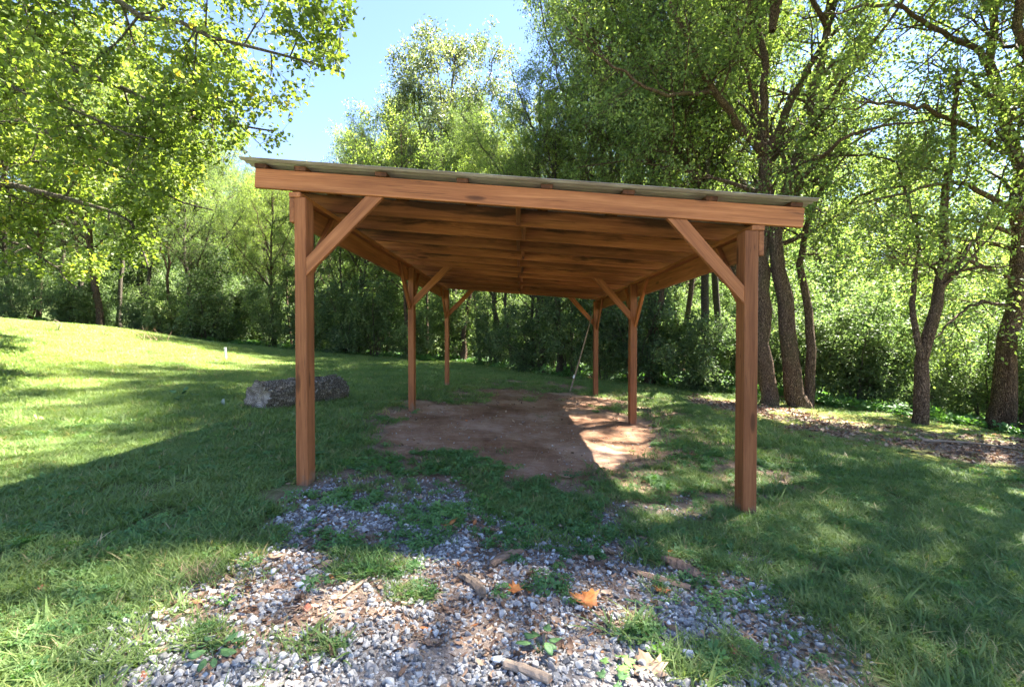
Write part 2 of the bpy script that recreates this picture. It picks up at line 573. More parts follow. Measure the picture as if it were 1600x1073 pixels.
def build_ground():
    gx = grid_lines(-900, 900, -4.5, 5.5, 0.05, 1.05)
    gy = grid_lines(-300, 1200, 1.2, 6.5, 0.045, 1.045)
    X, Y = np.meshgrid(gx, gy)
    x = X.ravel()
    y = Y.ravel()
    z = gz(x, y)
    c = cover(x, y)
    near = np.exp(-((y - 3) / 5) ** 2)
    z = z + near * (c['gravel'] * 0.012 * (fbm(x, y, 0.12, 3) - 0.5) * 2 - c['dirt'] * 0.02) + c['dirt'] * (0.05 * (fbm(x, y, 0.55, 5, 3) - 0.5) + 0.02 * (fbm(x, y, 0.14, 2, 2) - .5))
    nx, ny = len(gx), len(gy)
    i = np.arange(ny - 1)[:, None] * nx + np.arange(nx - 1)[None, :]
    i = i.ravel()
    T = np.concatenate([np.stack([i, i + 1, i + nx + 1], 1), np.stack([i, i + nx + 1, i + nx], 1)])
    me = np_mesh('ground', np.stack([x, y, z], 1), T, smooth=True)
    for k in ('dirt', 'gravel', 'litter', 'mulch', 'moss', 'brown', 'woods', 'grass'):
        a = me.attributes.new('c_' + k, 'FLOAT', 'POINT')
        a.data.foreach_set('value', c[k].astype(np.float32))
    m, nt, out = new_mat('ground_soil')
    g = NT(nt)
    geo = g.n('ShaderNodeNewGeometry')
    P = geo.outputs['Position']

    def A(n):
        a = g.n('ShaderNodeAttribute')
        a.attribute_name = 'c_' + n
        return a.outputs['Fac']
    big = g.noise(P, 1.1, 4)
    mid = g.noise(P, 9, 5, 0.6)
    fine = g.noise(P, 70, 4, 0.65)
    base = g.ramp(mid, [(0.3, (0.07, 0.08, 0.026)), (0.5, (0.11, 0.135, 0.04)), (0.7, (0.16, 0.175, 0.065))])
    soil = g.ramp(g.math('ADD', g.math('MULTIPLY', mid, 0.5), g.math('MULTIPLY', fine, 0.5)),
                  [(0.3, (0.12, 0.075, 0.048)), (0.5, (0.24, 0.16, 0.11)), (0.68, (0.38, 0.29, 0.22))])
    clay = g.ramp(g.math('ADD', g.math('MULTIPLY', big, 0.55), g.math('ADD', g.math('MULTIPLY', mid, 0.25), g.math('MULTIPLY', fine, 0.2))),
                  [(0.38, (0.19, 0.095, 0.052)), (0.5, (0.34, 0.190, 0.115)), (0.60, (0.48, 0.31, 0.215))])
    vo = g.n('ShaderNodeTexVoronoi')
    g.l(P, vo.inputs['Vector'])
    vo.inputs['Scale'].default_value = 55
    peb = g.ramp(vo.outputs['Distance'], [(0.12, (1, 1, 1)), (0.2, (0, 0, 0))])
    pm = g.math('MULTIPLY', peb, g.math('GREATER_THAN', g.math('FRACT', g.math('MULTIPLY', vo.outputs['Color'], 5.1)), 0.86))
    clay = g.mix(pm, clay, (0.45, 0.36, 0.28))
    grit = g.ramp(fine, [(0.3, (0.09, 0.075, 0.065)), (0.5, (0.18, 0.155, 0.14)), (0.7, (0.30, 0.27, 0.25))])
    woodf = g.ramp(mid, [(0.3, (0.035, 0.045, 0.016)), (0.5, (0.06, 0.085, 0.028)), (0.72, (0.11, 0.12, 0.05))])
    duff = g.ramp(g.math('ADD', g.math('MULTIPLY', mid, 0.5), g.math('MULTIPLY', fine, 0.5)),
                  [(0.32, (0.10, 0.07, 0.05)), (0.5, (0.23, 0.17, 0.13)), (0.66, (0.38, 0.30, 0.25))])
    mossc = g.ramp(mid, [(0.3, (0.085, 0.085, 0.02)), (0.55, (0.16, 0.165, 0.035)), (0.75, (0.24, 0.22, 0.06))])
    col = g.mix(A('moss'), base, mossc)
    col = g.mix(A('brown'), col, soil)
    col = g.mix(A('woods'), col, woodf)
    col = g.mix(A('dirt'), col, clay)
    col = g.mix(A('gravel'), col, grit)
    col = g.mix(A('litter'), col, duff)
    col = g.mix(A('mulch'), col, duff)
    b = g.n('ShaderNodeBsdfPrincipled')
    g.l(col, b.inputs['Base Color'])
    b.inputs['Roughness'].default_value = 0.95
    b.inputs['Specular IOR Level'].default_value = 0.1
    bp = g.n('ShaderNodeBump')
    bp.inputs['Strength'].default_value = 0.7
    bp.inputs['Distance'].default_value = 0.012
    g.l(g.math('ADD', g.math('MULTIPLY', mid, 1.2), g.math('ADD', fine, g.math('MULTIPLY', pm, 0.5))), bp.inputs['Height'])
    g.l(bp.outputs[0], b.inputs['Normal'])
    g.l(b.outputs[0], out.inputs[0])
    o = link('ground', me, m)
    tag(o, 'sloping ground of lawn, clay and gravel, rising to a hill at the left', kind='structure')


build_ground()

# ------------------------------------------------------------------ the carport
YF = 3.43                       # front plane
S = F / YF                      # photo pixels per metre on the front plane


def fx(px):
    return (px - 812) / S


def fz(py):
    return 1.24 + (525 - py) / S


def make_carport():
    car = empty('carport', (0, YF + 3.5, float(gz(0, YF + 3.5))))
    tag(car, 'open brown timber carport with six posts and a sloping metal roof', 'carport')
    inv = Matrix.Translation(-Vector(car.location))
    tilt = 66.0 / 851                              # roof falls to the right
    yback = 10.49
    zb = lambda x: fz(292) - (x - fx(397)) * tilt  # underside of the joists
    xl, xr = fx(397), fx(1249)
    JH = 30 / S
    L = Vector(car.location)
    done = []

    def B(name, p0, p1, w, h, mat, up=(0, 0, 1), **k):
        return board(name, Vector(p0) - L, Vector(p1) - L, w, h, mat, car, up, **k)

    def Pr(name, poly, th, mat, along, **k):
        return prism(name, [Vector(p) - L for p in poly], th, mat, car, along, **k)
    # posts (4x6 timber, narrow side to the front)
    tops = {-1: fz(307.5), 1: fz(362)}
    pxs = {-1: (fx(458), fx(476)), 1: (fx(1160.2), fx(1181.2))}
    rows = [YF, YF + 3.5, yback - 0.16]
    for s in (-1, 1):
        for y in rows:
            x0, x1 = pxs[s]
            xm = (x0 + x1) / 2
            g0 = float(gz(xm, y + .07)) - 0.25
            o = B('post', (xm, y + 0.07, g0), (xm, y + 0.07, tops[s]), 0.14, x1 - x0, M_POST, up=(1, 0, 0), bev=0.005)
        # outer beam in two lengths, top plate
        bx = (fx(450.3) + pxs[-1][0]) / 2 if s < 0 else (pxs[1][1] + fx(1190)) / 2
        bw = 0.037
        bh = fz(307.5) - fz(345.5)
        for y0, y1 in ((YF + 0.002, YF + 3.55), (YF + 3.553, yback)):
            B('side_beam', (bx, y0, tops[s] - bh / 2 - 0.003), (bx, y1, tops[s] - bh / 2 - 0.003), bw, bh, M_STAIN)
        tx0, tx1 = (fx(450), fx(468)) if s < 0 else (fx(1170.5), fx(1190))
        ph = 0.038
        for y0, y1 in ((YF - 0.003, YF + 3.62), (YF + 3.624, yback - .002)):
            B('top_plate', ((tx0 + tx1) / 2, y0, tops[s] + ph / 2 + .001), ((tx0 + tx1) / 2, y1, tops[s] + ph / 2 + .001),
              tx1 - tx0, ph, M_STAIN)
        # braces along the beam
        xb = (pxs[s][0] + 0.004, 0.04) if s < 0 else (pxs[s][1] - 0.004, -0.04)
        zt = tops[s] - 0.003
        reach, drop, bwid = 0.50, 0.52, 0.125
        spans = [(rows[0] + 0.14, 1), (rows[1], -1), (rows[1] + 0.14, 1), (rows[2], -1)]
        for y, d in spans:
            poly = [(xb[0], y, zt - drop), (xb[0], y, zt - drop - bwid), (xb[0], y + d * (reach + bwid), zt), (xb[0], y + d * reach, zt)]
            Pr('knee_brace', poly, (xb[1], 0, 0), M_STAIN, (0, d, drop / reach))
        # braces across the front, middle and back
        for k, y in enumerate(rows):
            yy = y + 0.003 if k < 2 else y + 0.10
            if s < 0:
                a = [(479.5, 402), (479.5, 430), (598, 0), (571, 0)]
            else:
                a = [(1159.3, 448), (1159.3, 475), (1040, 0), (1071, 0)]
            poly = []
            for q, (u, v) in enumerate(a):
                x = fx(u)
                if q < 2:
                    x = pxs[-1][1] if s < 0 else pxs[1][0]
                z = fz(v) if v else zb(x) - 0.002 - (0.0 if k != 1 else 0.0)
                poly.append((x, yy, z))
            Pr('knee_brace', poly, (0, 0.038, 0), M_STAIN, Vector(poly[3]) - Vector(poly[0]))
    # joists
    n = 12
    ys = [YF + (yback - YF) * i / n for i in range(n + 1)]
    for i, y in enumerate(ys):
        stained = i in (0, n)
        r = R(60 + i).rand(4)
        t = 0.038
        yc = y + t / 2 - (0.006 if i == 0 else 0) + (0 if i < n else 0.0)
        e0 = xl + (0 if stained else 0.01 + r[0] * .02)
        e1 = xr - (0 if stained else 0.01 + r[1] * .02)
        h = JH + (0 if stained else (r[2] - .5) * 0.008)
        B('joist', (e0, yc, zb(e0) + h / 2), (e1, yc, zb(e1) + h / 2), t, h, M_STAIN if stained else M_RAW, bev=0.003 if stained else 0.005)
        if i < n:      # blocking, staggered about the middle line
            xo = 0.012 + (0.026 if i % 2 else -0.026) + (r[3] - .5) * 0.01
            hb = JH - 0.004
            p0 = (xo, y + t + 0.001 - (0.006 if i == 0 else 0), zb(xo) + hb / 2 + 0.002)
            p1 = (xo, ys[i + 1] - 0.001, zb(xo) + hb / 2 + 0.002)
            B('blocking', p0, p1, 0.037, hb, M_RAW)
    # purlins, flat on the joists
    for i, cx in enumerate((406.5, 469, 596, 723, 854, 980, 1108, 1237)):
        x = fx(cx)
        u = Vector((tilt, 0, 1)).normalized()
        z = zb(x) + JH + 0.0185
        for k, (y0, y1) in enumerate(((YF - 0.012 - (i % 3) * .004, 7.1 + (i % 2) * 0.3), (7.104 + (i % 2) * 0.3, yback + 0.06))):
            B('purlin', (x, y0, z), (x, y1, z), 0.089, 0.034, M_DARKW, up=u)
    # corrugated roof sheets, ribs running down the slope
    x0, x1 = fx(380), fx(1264)
    wsh = 0.66
    pitch = 0.0675
    nn = int(wsh / pitch * 8)
    yy = np.linspace(0, wsh + 0.05, nn)
    zz = 0.0065 * np.cos(yy / pitch * 2 * np.pi)
    xs = np.linspace(x0, x1, 10)
    V = []
    for side in (0, 1):
        for xx in xs:
            zc = zb(xx) + JH + 0.0365 + 0.0095
            V.append(np.stack([np.full(nn, xx - L.x), yy, zc + zz + side * 0.003 - L.z], 1))
    V = np.concatenate(V)
    T = []
    nxr = len(xs)
    i = (np.arange(nxr - 1)[:, None] * nn + np.arange(nn - 1)[None]).ravel()
    o_ = nxr * nn
    T.append(np.stack([i, i + 1, i + nn + 1], 1))
    T.append(np.stack([i, i + nn + 1, i + nn], 1))
    j = i + o_
    T.append(np.stack([j, j + nn + 1, j + 1], 1))
    T.append(np.stack([j, j + nn, j + nn + 1], 1))
    for e in (0, nn - 1):
        k = np.arange(nxr - 1) * nn + e
        T.append(np.stack([k, k + nn, k + o_ + nn], 1))
        T.append(np.stack([k, k + o_ + nn, k + o_], 1))
    for e in (0, (nxr - 1) * nn):
        k = np.arange(nn - 1) + e
        T.append(np.stack([k, k + 1, k + o_ + 1], 1))
        T.append(np.stack([k, k + o_ + 1, k + o_], 1))
    me = np_mesh('roof_sheet', V, np.concatenate(T), smooth=False)
    m, nt, out = new_mat('galvanised_steel')
    g = NT(nt)
    tc = g.n('ShaderNodeTexCoord')
    n1 = g.noise(tc.outputs['Object'], 3, 5, 0.6)
    n2 = g.noise(g.mapping(tc.outputs['Object'], (1.5, 30, 30)), 1.0, 4, 0.6)
    col = g.ramp(g.math('ADD', g.math('MULTIPLY', n1, .5), g.math('MULTIPLY', n2, .5)),
                 [(0.35, (0.22, 0.17, 0.16)), (0.5, (0.34, 0.29, 0.30)), (0.65, (0.46, 0.42, 0.45))])
    b = g.n('ShaderNodeBsdfPrincipled')
    g.l(col, b.inputs['Base Color'])
    b.inputs['Metallic'].default_value = 0.08
    b.inputs['Roughness'].default_value = 0.6
    g.l(b.outputs[0], out.inputs[0])
    q = 0
    y = YF - 0.075
    while y < yback + 0.05:
        o = link('roof_sheet', me, m, car)
        o.location = (0, y - L.y, 0.0021 * (q % 2))
        y += wsh - 0.0
        q += 1
    return car


carport = make_carport()

# ------------------------------------------------------------------ trees
def norm(v):
    return v / np.maximum(np.linalg.norm(v, axis=-1, keepdims=True), 1e-9)


def tubes(PL, R0, R1, sides, flare=None):
    """PL (N,K,3) centre lines, radii from R0 to R1 -> verts, tris"""
    N, K, _ = PL.shape
    tan = np.empty_like(PL)
    tan[:, 1:-1] = PL[:, 2:] - PL[:, :-2]
    tan[:, 0] = PL[:, 1] - PL[:, 0]
    tan[:, -1] = PL[:, -1] - PL[:, -2]
    tan = norm(tan)
    ref = np.where(np.abs(tan[:, :1, 2:3]) > 0.9, np.array([1.0, 0, 0]), np.array([0, 0, 1.0]))
    u = norm(np.cross(tan, np.broadcast_to(ref, tan.shape)))
    w = np.cross(tan, u)
    t = np.linspace(0, 1, K)[None, :, None]
    r = R0[:, None, None] * (1 - t) + R1[:, None, None] * t
    if flare is not None:
        r = r * flare[None, :, None]
    a = np.arange(sides) / sides * 2 * np.pi
    V = (PL[:, :, None, :] + r[..., None] * (np.cos(a)[None, None, :, None] * u[:, :, None, :] + np.sin(a)[None, None, :, None] * w[:, :, None, :]))
    V = V.reshape(-1, 3)
    n = np.arange(N)[:, None, None] * K * sides
    k = np.arange(K - 1)[None, :, None] * sides
    s = np.arange(sides)[None, None, :]
    s2 = (s + 1) % sides
    a0 = (n + k + s).ravel()
    a1 = (n + k + s2).ravel()
    b0 = a0 + sides
    b1 = a1 + sides
    T = np.concatenate([np.stack([a0, b0, b1], 1), np.stack([a0, b1, a1], 1)])
    return V, T


def resample(pts, K):
    pts = np.asarray(pts, float)
    d = np.r_[0, np.cumsum(np.linalg.norm(np.diff(pts, axis=0), axis=1))]
    t = np.linspace(0, d[-1], K)
    # smooth interpolation (Catmull-like through cubic blending of linear pieces)
    out = np.stack([np.interp(t, d, pts[:, i]) for i in range(3)], 1)
    for _ in range(2):
        out[1:-1] = 0.25 * out[:-2] + 0.5 * out[1:-1] + 0.25 * out[2:]
    return out


def grow(PL, per, t0, t1, length, spread, up, rng, K=5, wob=0.08, curl=0.0, lscale=0.45, minlen=0.15):
    """children of the polylines PL: 'per' each, starting between t0 and t1"""
    N, KP, _ = PL.shape
    if np.ndim(per) == 0:
        per = np.full(N, per)
    idx = np.repeat(np.arange(N), per)
    M = len(idx)
    t = t0 + (t1 - t0) * rng.rand(M)
    f = t * (KP - 1)
    i = np.minimum(f.astype(int), KP - 2)
    a = (f - i)[:, None]
    P = PL[idx, i] * (1 - a) + PL[idx, i + 1] * a
    tan = norm(PL[idx, i + 1] - PL[idx, i])
    rr = rng.randn(M, 3)
    rr = norm(rr - (rr * tan).sum(1, keepdims=True) * tan)
    sp = spread * (0.75 + 0.5 * rng.rand(M, 1))
    d = norm(tan * (1 - sp) + rr * sp + np.array([0, 0, 1.0]) * up)
    ln = (length if np.ndim(length) == 0 else length[idx]) * (0.6 + 0.6 * rng.rand(M)) * (1 - lscale * (t - t0) / max(t1 - t0, 1e-6))
    ln = np.maximum(ln, minlen)
    s = np.linspace(0, 1, K)[None, :, None]
    bend = rng.randn(M, 3) * 0.22 + np.array([0, 0, curl])
    out = P[:, None] + ln[:, None, None] * (d[:, None] * s + bend[:, None] * s * s)
    if K > 2:
        w = rng.randn(M, K, 3) * wob * ln[:, None, None] * s
        out = out + w
    return out, idx, t, ln


LEAF_OVAL = (np.array([(0, 0, 0), (0.30, 0.42, 0.05), (0, 1.0, -0.08), (-0.30, 0.42, 0.05)]),
             np.array([(0, 1, 2), (0, 2, 3)]))
_lob = [(0, 0, 0), (0.30, 0.10, .03), (0.50, 0.38, .05), (0.27, 0.52, .04), (0.22, 0.78, .02), (0, 1.0, -.06), (-0.22, 0.78, .02),
        (-0.27, 0.52, .04), (-0.50, 0.38, .05), (-0.30, 0.10, .03)]
LEAF_LOBED = (np.array(_lob + [(0, .42, -0.02)]), np.array([(i, (i + 1) % 10, 10) for i in range(10)]))
LEAF_LONG = (np.array([(0, 0, 0), (0.16, 0.3, 0.03), (0.13, 0.7, 0.02), (0, 1.0, -0.14), (-0.13, 0.7, 0.02), (-0.16, 0.3, 0.03)]),
             np.array([(0, 1, 5), (1, 2, 5), (2, 4, 5), (2, 3, 4)]))


def leaves(pos, dirs, size, tmpl, rng, flat=0.75, droop=0.25):
    """leaf quads at pos pointing along dirs, faces mostly turned up"""
    M = len(pos)
    d = norm(dirs + rng.randn(M, 3) * 0.55 + np.array([0, 0, -droop]))
    nrm = norm(rng.randn(M, 3) * (1 - flat) * 1.3 + np.array([0.15, 0.1, 1.0]) * flat)
    x = norm(np.cross(d, nrm))
    z = np.cross(x, d)
    V0, T0 = tmpl
    sz = size * (0.6 + 0.65 * rng.rand(M))
    V = pos[:, None] + sz[:, None, None] * (V0[None, :, 0:1] * x[:, None] + V0[None, :, 1:2] * d[:, None] + V0[None, :, 2:3] * z[:, None])
    n = len(V0)
    T = (T0[None] + (np.arange(M) * n)[:, None, None]).reshape(-1, 3)
    return V.reshape(-1, 3), T, len(T0)


def crown_from(TW, nl, size, tmpl, rng, cl, flat=0.7, droop=0.25, off=0.05):
    """nl leaves on each twig (N,K,3); tint varies by clump, twig and leaf"""
    N, K, _ = TW.shape
    idx = np.repeat(np.arange(N), nl)
    M = len(idx)
    t = 0.15 + 0.9 * rng.rand(M)
    f = np.clip(t, 0, 1) * (K - 1)
    i = np.minimum(f.astype(int), K - 2)
    a = (f - i)[:, None]
    P = TW[idx, i] * (1 - a) + TW[idx, i + 1] * a
    tan = norm(TW[idx, i + 1] - TW[idx, i])
    P = P + rng.randn(M, 3) * off
    V, T, nt_ = leaves(P, tan * 0.6 + rng.randn(M, 3) * 0.5, size, tmpl, rng, flat, droop)
    tint = np.clip(cl[idx] + rng.randn(M) * 0.14, 0, 1)
    return V, T, np.repeat(tint, nt_)


def tree_meshes(name, limbs, seed, b1, b2, tw, nl, size, tmpl, L1, L2, LT, flat=0.7, up1=0.25, droop=0.25, keep=None, trunk_sides=12,
                t0=0.25, off=0.05, keep_leaf=None):
    """limbs: list of (points, r0, r1, start). Returns (wood mesh, crown mesh)"""
    rng = R(seed)
    WV, WT = [], []
    nv = 0

    def addw(V, T):
        nonlocal nv
        WV.append(V)
        WT.append(T + nv)
        nv += len(V)
    K = 16
    LP, st, RR = [], [], []
    for q, (pts, r0, r1, s) in enumerate(limbs):
        P = resample(pts, K)
        ln = np.linalg.norm(P[-1] - P[0])
        wobble = rng.randn(K, 3) * 0.006 * ln
        wobble[0] = 0
        P = P + wobble
        flare = None
        if q == 0:
            flare = 1 + 0.42 * np.exp(-np.linspace(0, 1, K) * 26)
        V, T = tubes(P[None], np.array([r0]), np.array([r1]), trunk_sides if q == 0 else 8, flare)
        if q == 0:      # buttressed, uneven foot
            ang = np.arctan2(V[:, 1] - P[0, 1], V[:, 0] - P[0, 0])
            lo = np.exp(-(V[:, 2] - P[0, 2]) / 0.35)
            c = np.repeat(P, trunk_sides, 0)
            V = c + (V - c) * (1 + lo * 0.16 * np.sin(ang * 4 + seed) + 0.05 * rng.randn(len(V)))[:, None]
        addw(V, T)
        LP.append(P)
        st.append(s)
        RR.append(r0)
    LP = np.array(LP)
    lens = np.linalg.norm(np.diff(LP, axis=1), axis=2).sum(1)
    # first-order branches from the limbs
    S1 = []
    for q in range(len(LP)):
        n = max(2, int(b1 * lens[q] / 4.0))
        br, _, t, ln = grow(LP[q:q + 1], n, st[q], 1.0, L1 * (0.75 + 0.05 * lens[q]), 0.72, up1, rng, K=6, wob=0.035, curl=0.05, lscale=0.55)
        S1.append((br, RR[q] * (1 - 0.75 * t) * 0.42, ln))
    B1 = np.concatenate([s[0] for s in S1])
    r1_ = np.clip(np.concatenate([s[1] for s in S1]), 0.008, 0.09)
    l1 = np.concatenate([s[2] for s in S1])
    if keep is not None:
        m = keep(B1[:, -1]) & keep(B1[:, 3])
        B1, r1_, l1 = B1[m], r1_[m], l1[m]
    addw(*tubes(B1, r1_, r1_ * 0.25, 5))
    B2, i2, t2, l2 = grow(B1, b2, 0.2, 1.0, L2, 0.6, 0.12, rng, K=4, wob=0.05, lscale=0.4)
    if keep is not None:
        m = keep(B2[:, -1])
        B2, i2, l2 = B2[m], i2[m], l2[m]
    r2 = np.clip(r1_[i2] * 0.35, 0.004, 0.02)
    addw(*tubes(B2, r2, r2 * 0.3, 3))
    TW, i3, t3, l3 = grow(B2, tw, 0.15, 1.0, LT, 0.6, 0.05, rng, K=3, wob=0.05, lscale=0.2)
    if keep_leaf is not None:
        m = keep_leaf(TW[:, -1])
        TW, i3 = TW[m], i3[m]
    addw(*tubes(TW[:, [0, 2]], np.full(len(TW), 0.0028), np.full(len(TW), 0.0015), 3))
    cl1 = rng.rand(len(B1)) * 0.5
    cl = 0.22 + cl1[i2][i3] + rng.randn(len(TW)) * 0.1
    V, T, tint = crown_from(TW, nl, size, tmpl, rng, cl, flat, droop, off)
    wood = np_mesh(name + '_wood', np.concatenate(WV), np.concatenate(WT), smooth=True)
    crown = np_mesh(name + '_crown', V, T, tint)
    return wood, crown


GREEN = [(0.0, (0.065, 0.095, 0.034)), (0.45, (0.125, 0.175, 0.060)), (0.8, (0.195, 0.25, 0.095)), (1.0, (0.28, 0.32, 0.14))]
GREEN_Y = [(0.0, (0.070, 0.105, 0.022)), (0.4, (0.125, 0.17, 0.038)), (0.8, (0.19, 0.235, 0.065)), (0.97, (0.26, 0.28, 0.07)), (1.0, (0.40, 0.30, 0.05))]
GREEN_G = [(0.0, (0.070, 0.092, 0.046)), (0.45, (0.13, 0.16, 0.08)), (0.8, (0.20, 0.225, 0.12)), (1.0, (0.17, 0.19, 0.09))]
M_LEAF = leaf_mat('green_leaves', GREEN, 0.48, (2.1, 2.2, 0.95))
M_LEAFY = leaf_mat('yellow_green_leaves', GREEN_Y, 0.5, (1.9, 1.95, 0.7), objvar=0.1)
M_LEAFU = leaf_mat('undergrowth_leaves', [(0.0, (0.06, 0.09, 0.038)), (0.5, (0.12, 0.17, 0.070)), (1.0, (0.25, 0.29, 0.14))], 0.42, (1.5, 1.7, 1.0))
M_LEAFG = leaf_mat('grey_green_leaves', GREEN_G, 0.32, (1.5, 1.6, 0.9), rough=0.4, gloss=0.6)


def put_tree(name, meshes, loc, rz=0.0, sc=1.0, label=None, group=None, cat='tree', mats=(None, None), tilt=(0, 0), sz=1.0):
    t = empty(name, loc, rz)
    t.rotation_euler = (tilt[0], tilt[1], rz)
    t.scale = (sc, sc, sc * sz)
    tag(t, label, cat, group)
    link('trunk', meshes[0], mats[0], t)
    link('crown', meshes[1], mats[1], t)
    return t


def auto_limbs(H, r, seed, lean=0.05, fork=0.35, n=6, spread=0.35, first=0.25):
    rng = R(seed)
    top = np.array([rng.randn() * lean * H, rng.randn() * lean * H, H])
    mid = top * 0.5 + np.array([rng.randn() * lean * H * .4, rng.randn() * lean * H * .4, 0])
    limbs = [([(0, 0, -0.3), (mid * .5), mid, top], r, r * 0.12, first)]
    for k in range(n):
        z = H * (fork + (0.9 - fork) * (k + rng.rand() * .6) / n)
        base = np.array([np.interp(z, [0, mid[2], top[2]], [0, mid[0], top[0]]), np.interp(z, [0, mid[2], top[2]], [0, mid[1], top[1]]), z])
        a = k * 2.4 + rng.rand() * 0.8
        ln = (H - z) * 0.55 + H * 0.12
        d = np.array([math.cos(a) * spread * 1.7, math.sin(a) * spread * 1.7, 1 - spread * .9])
        d /= np.linalg.norm(d)
        p1 = base + d * ln * 0.5
        p2 = base + d * ln + np.array([0, 0, ln * 0.1])
        limbs.append(([base, p1, p2], r * 0.42 * (1 - 0.5 * k / n), 0.015, 0.2))
    return limbs


# woodland variants, shared between copies
VAR = []
for k, (H, r, n, spread, nl, size, tm) in enumerate((
        (16, 0.20, 8, 0.42, 6, 0.10, LEAF_OVAL), (18, 0.24, 8, 0.36, 6, 0.105, LEAF_OVAL), (14, 0.15, 7, 0.50, 6, 0.098, LEAF_OVAL),
        (17, 0.18, 9, 0.30, 6, 0.10, LEAF_OVAL), (12, 0.11, 7, 0.50, 7, 0.10, LEAF_OVAL))):
    VAR.append((tree_meshes('woodland_%d' % k, auto_limbs(H, r, 31 + k, fork=0.28, n=n, spread=spread, first=0.26), 50 + k,
                            b1=9, b2=6, tw=6, nl=nl, size=size, tmpl=tm, L1=1.9, L2=1.0, LT=0.5, flat=0.55, off=0.07), H))
# saplings and bushes with leaves down to the ground
SAP = []
for k, (H, nst, nl) in enumerate(((4.5, 4, 7), (3.2, 6, 7), (6.0, 3, 7))):
    rng = R(90 + k)
    limbs = []
    nst += 2
    for q in range(nst):
        a = q * 2.4 + rng.rand()
        w_ = 0.5 + 1.5 * rng.rand()
        hq = H * (0.45 + .55 * rng.rand())
        limbs.append(([(0.08 * math.cos(a), 0.08 * math.sin(a), -0.15), (w_ * .35 * math.cos(a), w_ * .35 * math.sin(a), hq * .45),
                       (w_ * math.cos(a), w_ * math.sin(a), hq)], 0.03, 0.008, 0.08))
    SAP.append((tree_meshes('sapling_%d' % k, limbs, 95 + k, b1=13, b2=5, tw=5, nl=nl, size=0.11, tmpl=LEAF_OVAL, L1=0.85, L2=0.55, LT=0.34,
                            flat=0.65, up1=0.1, trunk_sides=6), H))


def sky_line(x, y, r):
    """tallest crown that keeps the treetops as low as they are seen here"""
    px, _ = project(np.array([[x - r, y, 5.0], [x, y, 5.0], [x + r, y, 5.0]]))
    lim_ = np.interp(px, [-100, 200, 340, 380, 500, 530, 590, 640, 800, 850, 875, 900, 960], [20, 60, 160, 270, 280, 140, 120, 150, 200, 225, 60, -200, -600])
    return float(((525 - lim_.max()) / F * y) + 1.24 - gz(x, y))


def at_ground(x, y):
    return (x, y, float(gz(x, y)))


rg = R(11)
# --- the tall pale tree seen over the middle of the roof
H = 15.5
bx, by = at(705, 560, 21.5)[:2]
lim = [([(0, 0, -.3), (0.1, 0, 4), (-0.1, 0, 7.0), (0.2, 0.2, 14.6)], 0.24, 0.03, 0.4)]
for (x1, y1, z1, x2, z2, zb_, r) in ((-1.6, .3, 9.2, -3.6, 11.8, 6.0, .10), (-1.2, -.4, 9.5, -2.0, 13.4, 6.6, .10), (1.5, .4, 9.2, 3.9, 11.6, 6.0, .10),
                                    (1.0, -.5, 10, 2.2, 13.5, 7.0, .09), (-2.3, .2, 7.6, -4.6, 9.3, 5.0, .08), (2.2, .6, 7.5, 4.8, 9.2, 5.0, .08),
                                    (0.3, 1.5, 9, 0.8, 12.5, 6.5, .09), (0.2, -1.5, 8.5, -0.4, 12.8, 6.2, .09), (-1.0, 1, 7, -2.6, 8.4, 4, .06), (1.2, -1, 6.6, 2.8, 8.2, 4, .06)):
    lim.append(([(0, 0, zb_), (x1, y1, z1), (x2, y1 * 1.6, z2)], r, 0.015, 0.2))
tall = tree_meshes('tall_pale', lim, 201, b1=10, b2=6, tw=6, nl=6, size=0.13, tmpl=LEAF_OVAL, L1=1.35, L2=0.75, LT=0.42, flat=0.4, off=0.08)
put_tree('tall_tree', tall, at_ground(bx, by), label='tall grey green tree rising against the sky behind the middle of the carport roof',
         mats=(M_BARK2, M_LEAFG), sz=1.04)

# --- the near tree whose boughs arch in from the left edge, in the sun
T1 = np.array([-12.8, 8.6])
base = np.array([*T1, gz(*T1)])


def P_(px, py, Y):
    return at(px, py, Y) - base


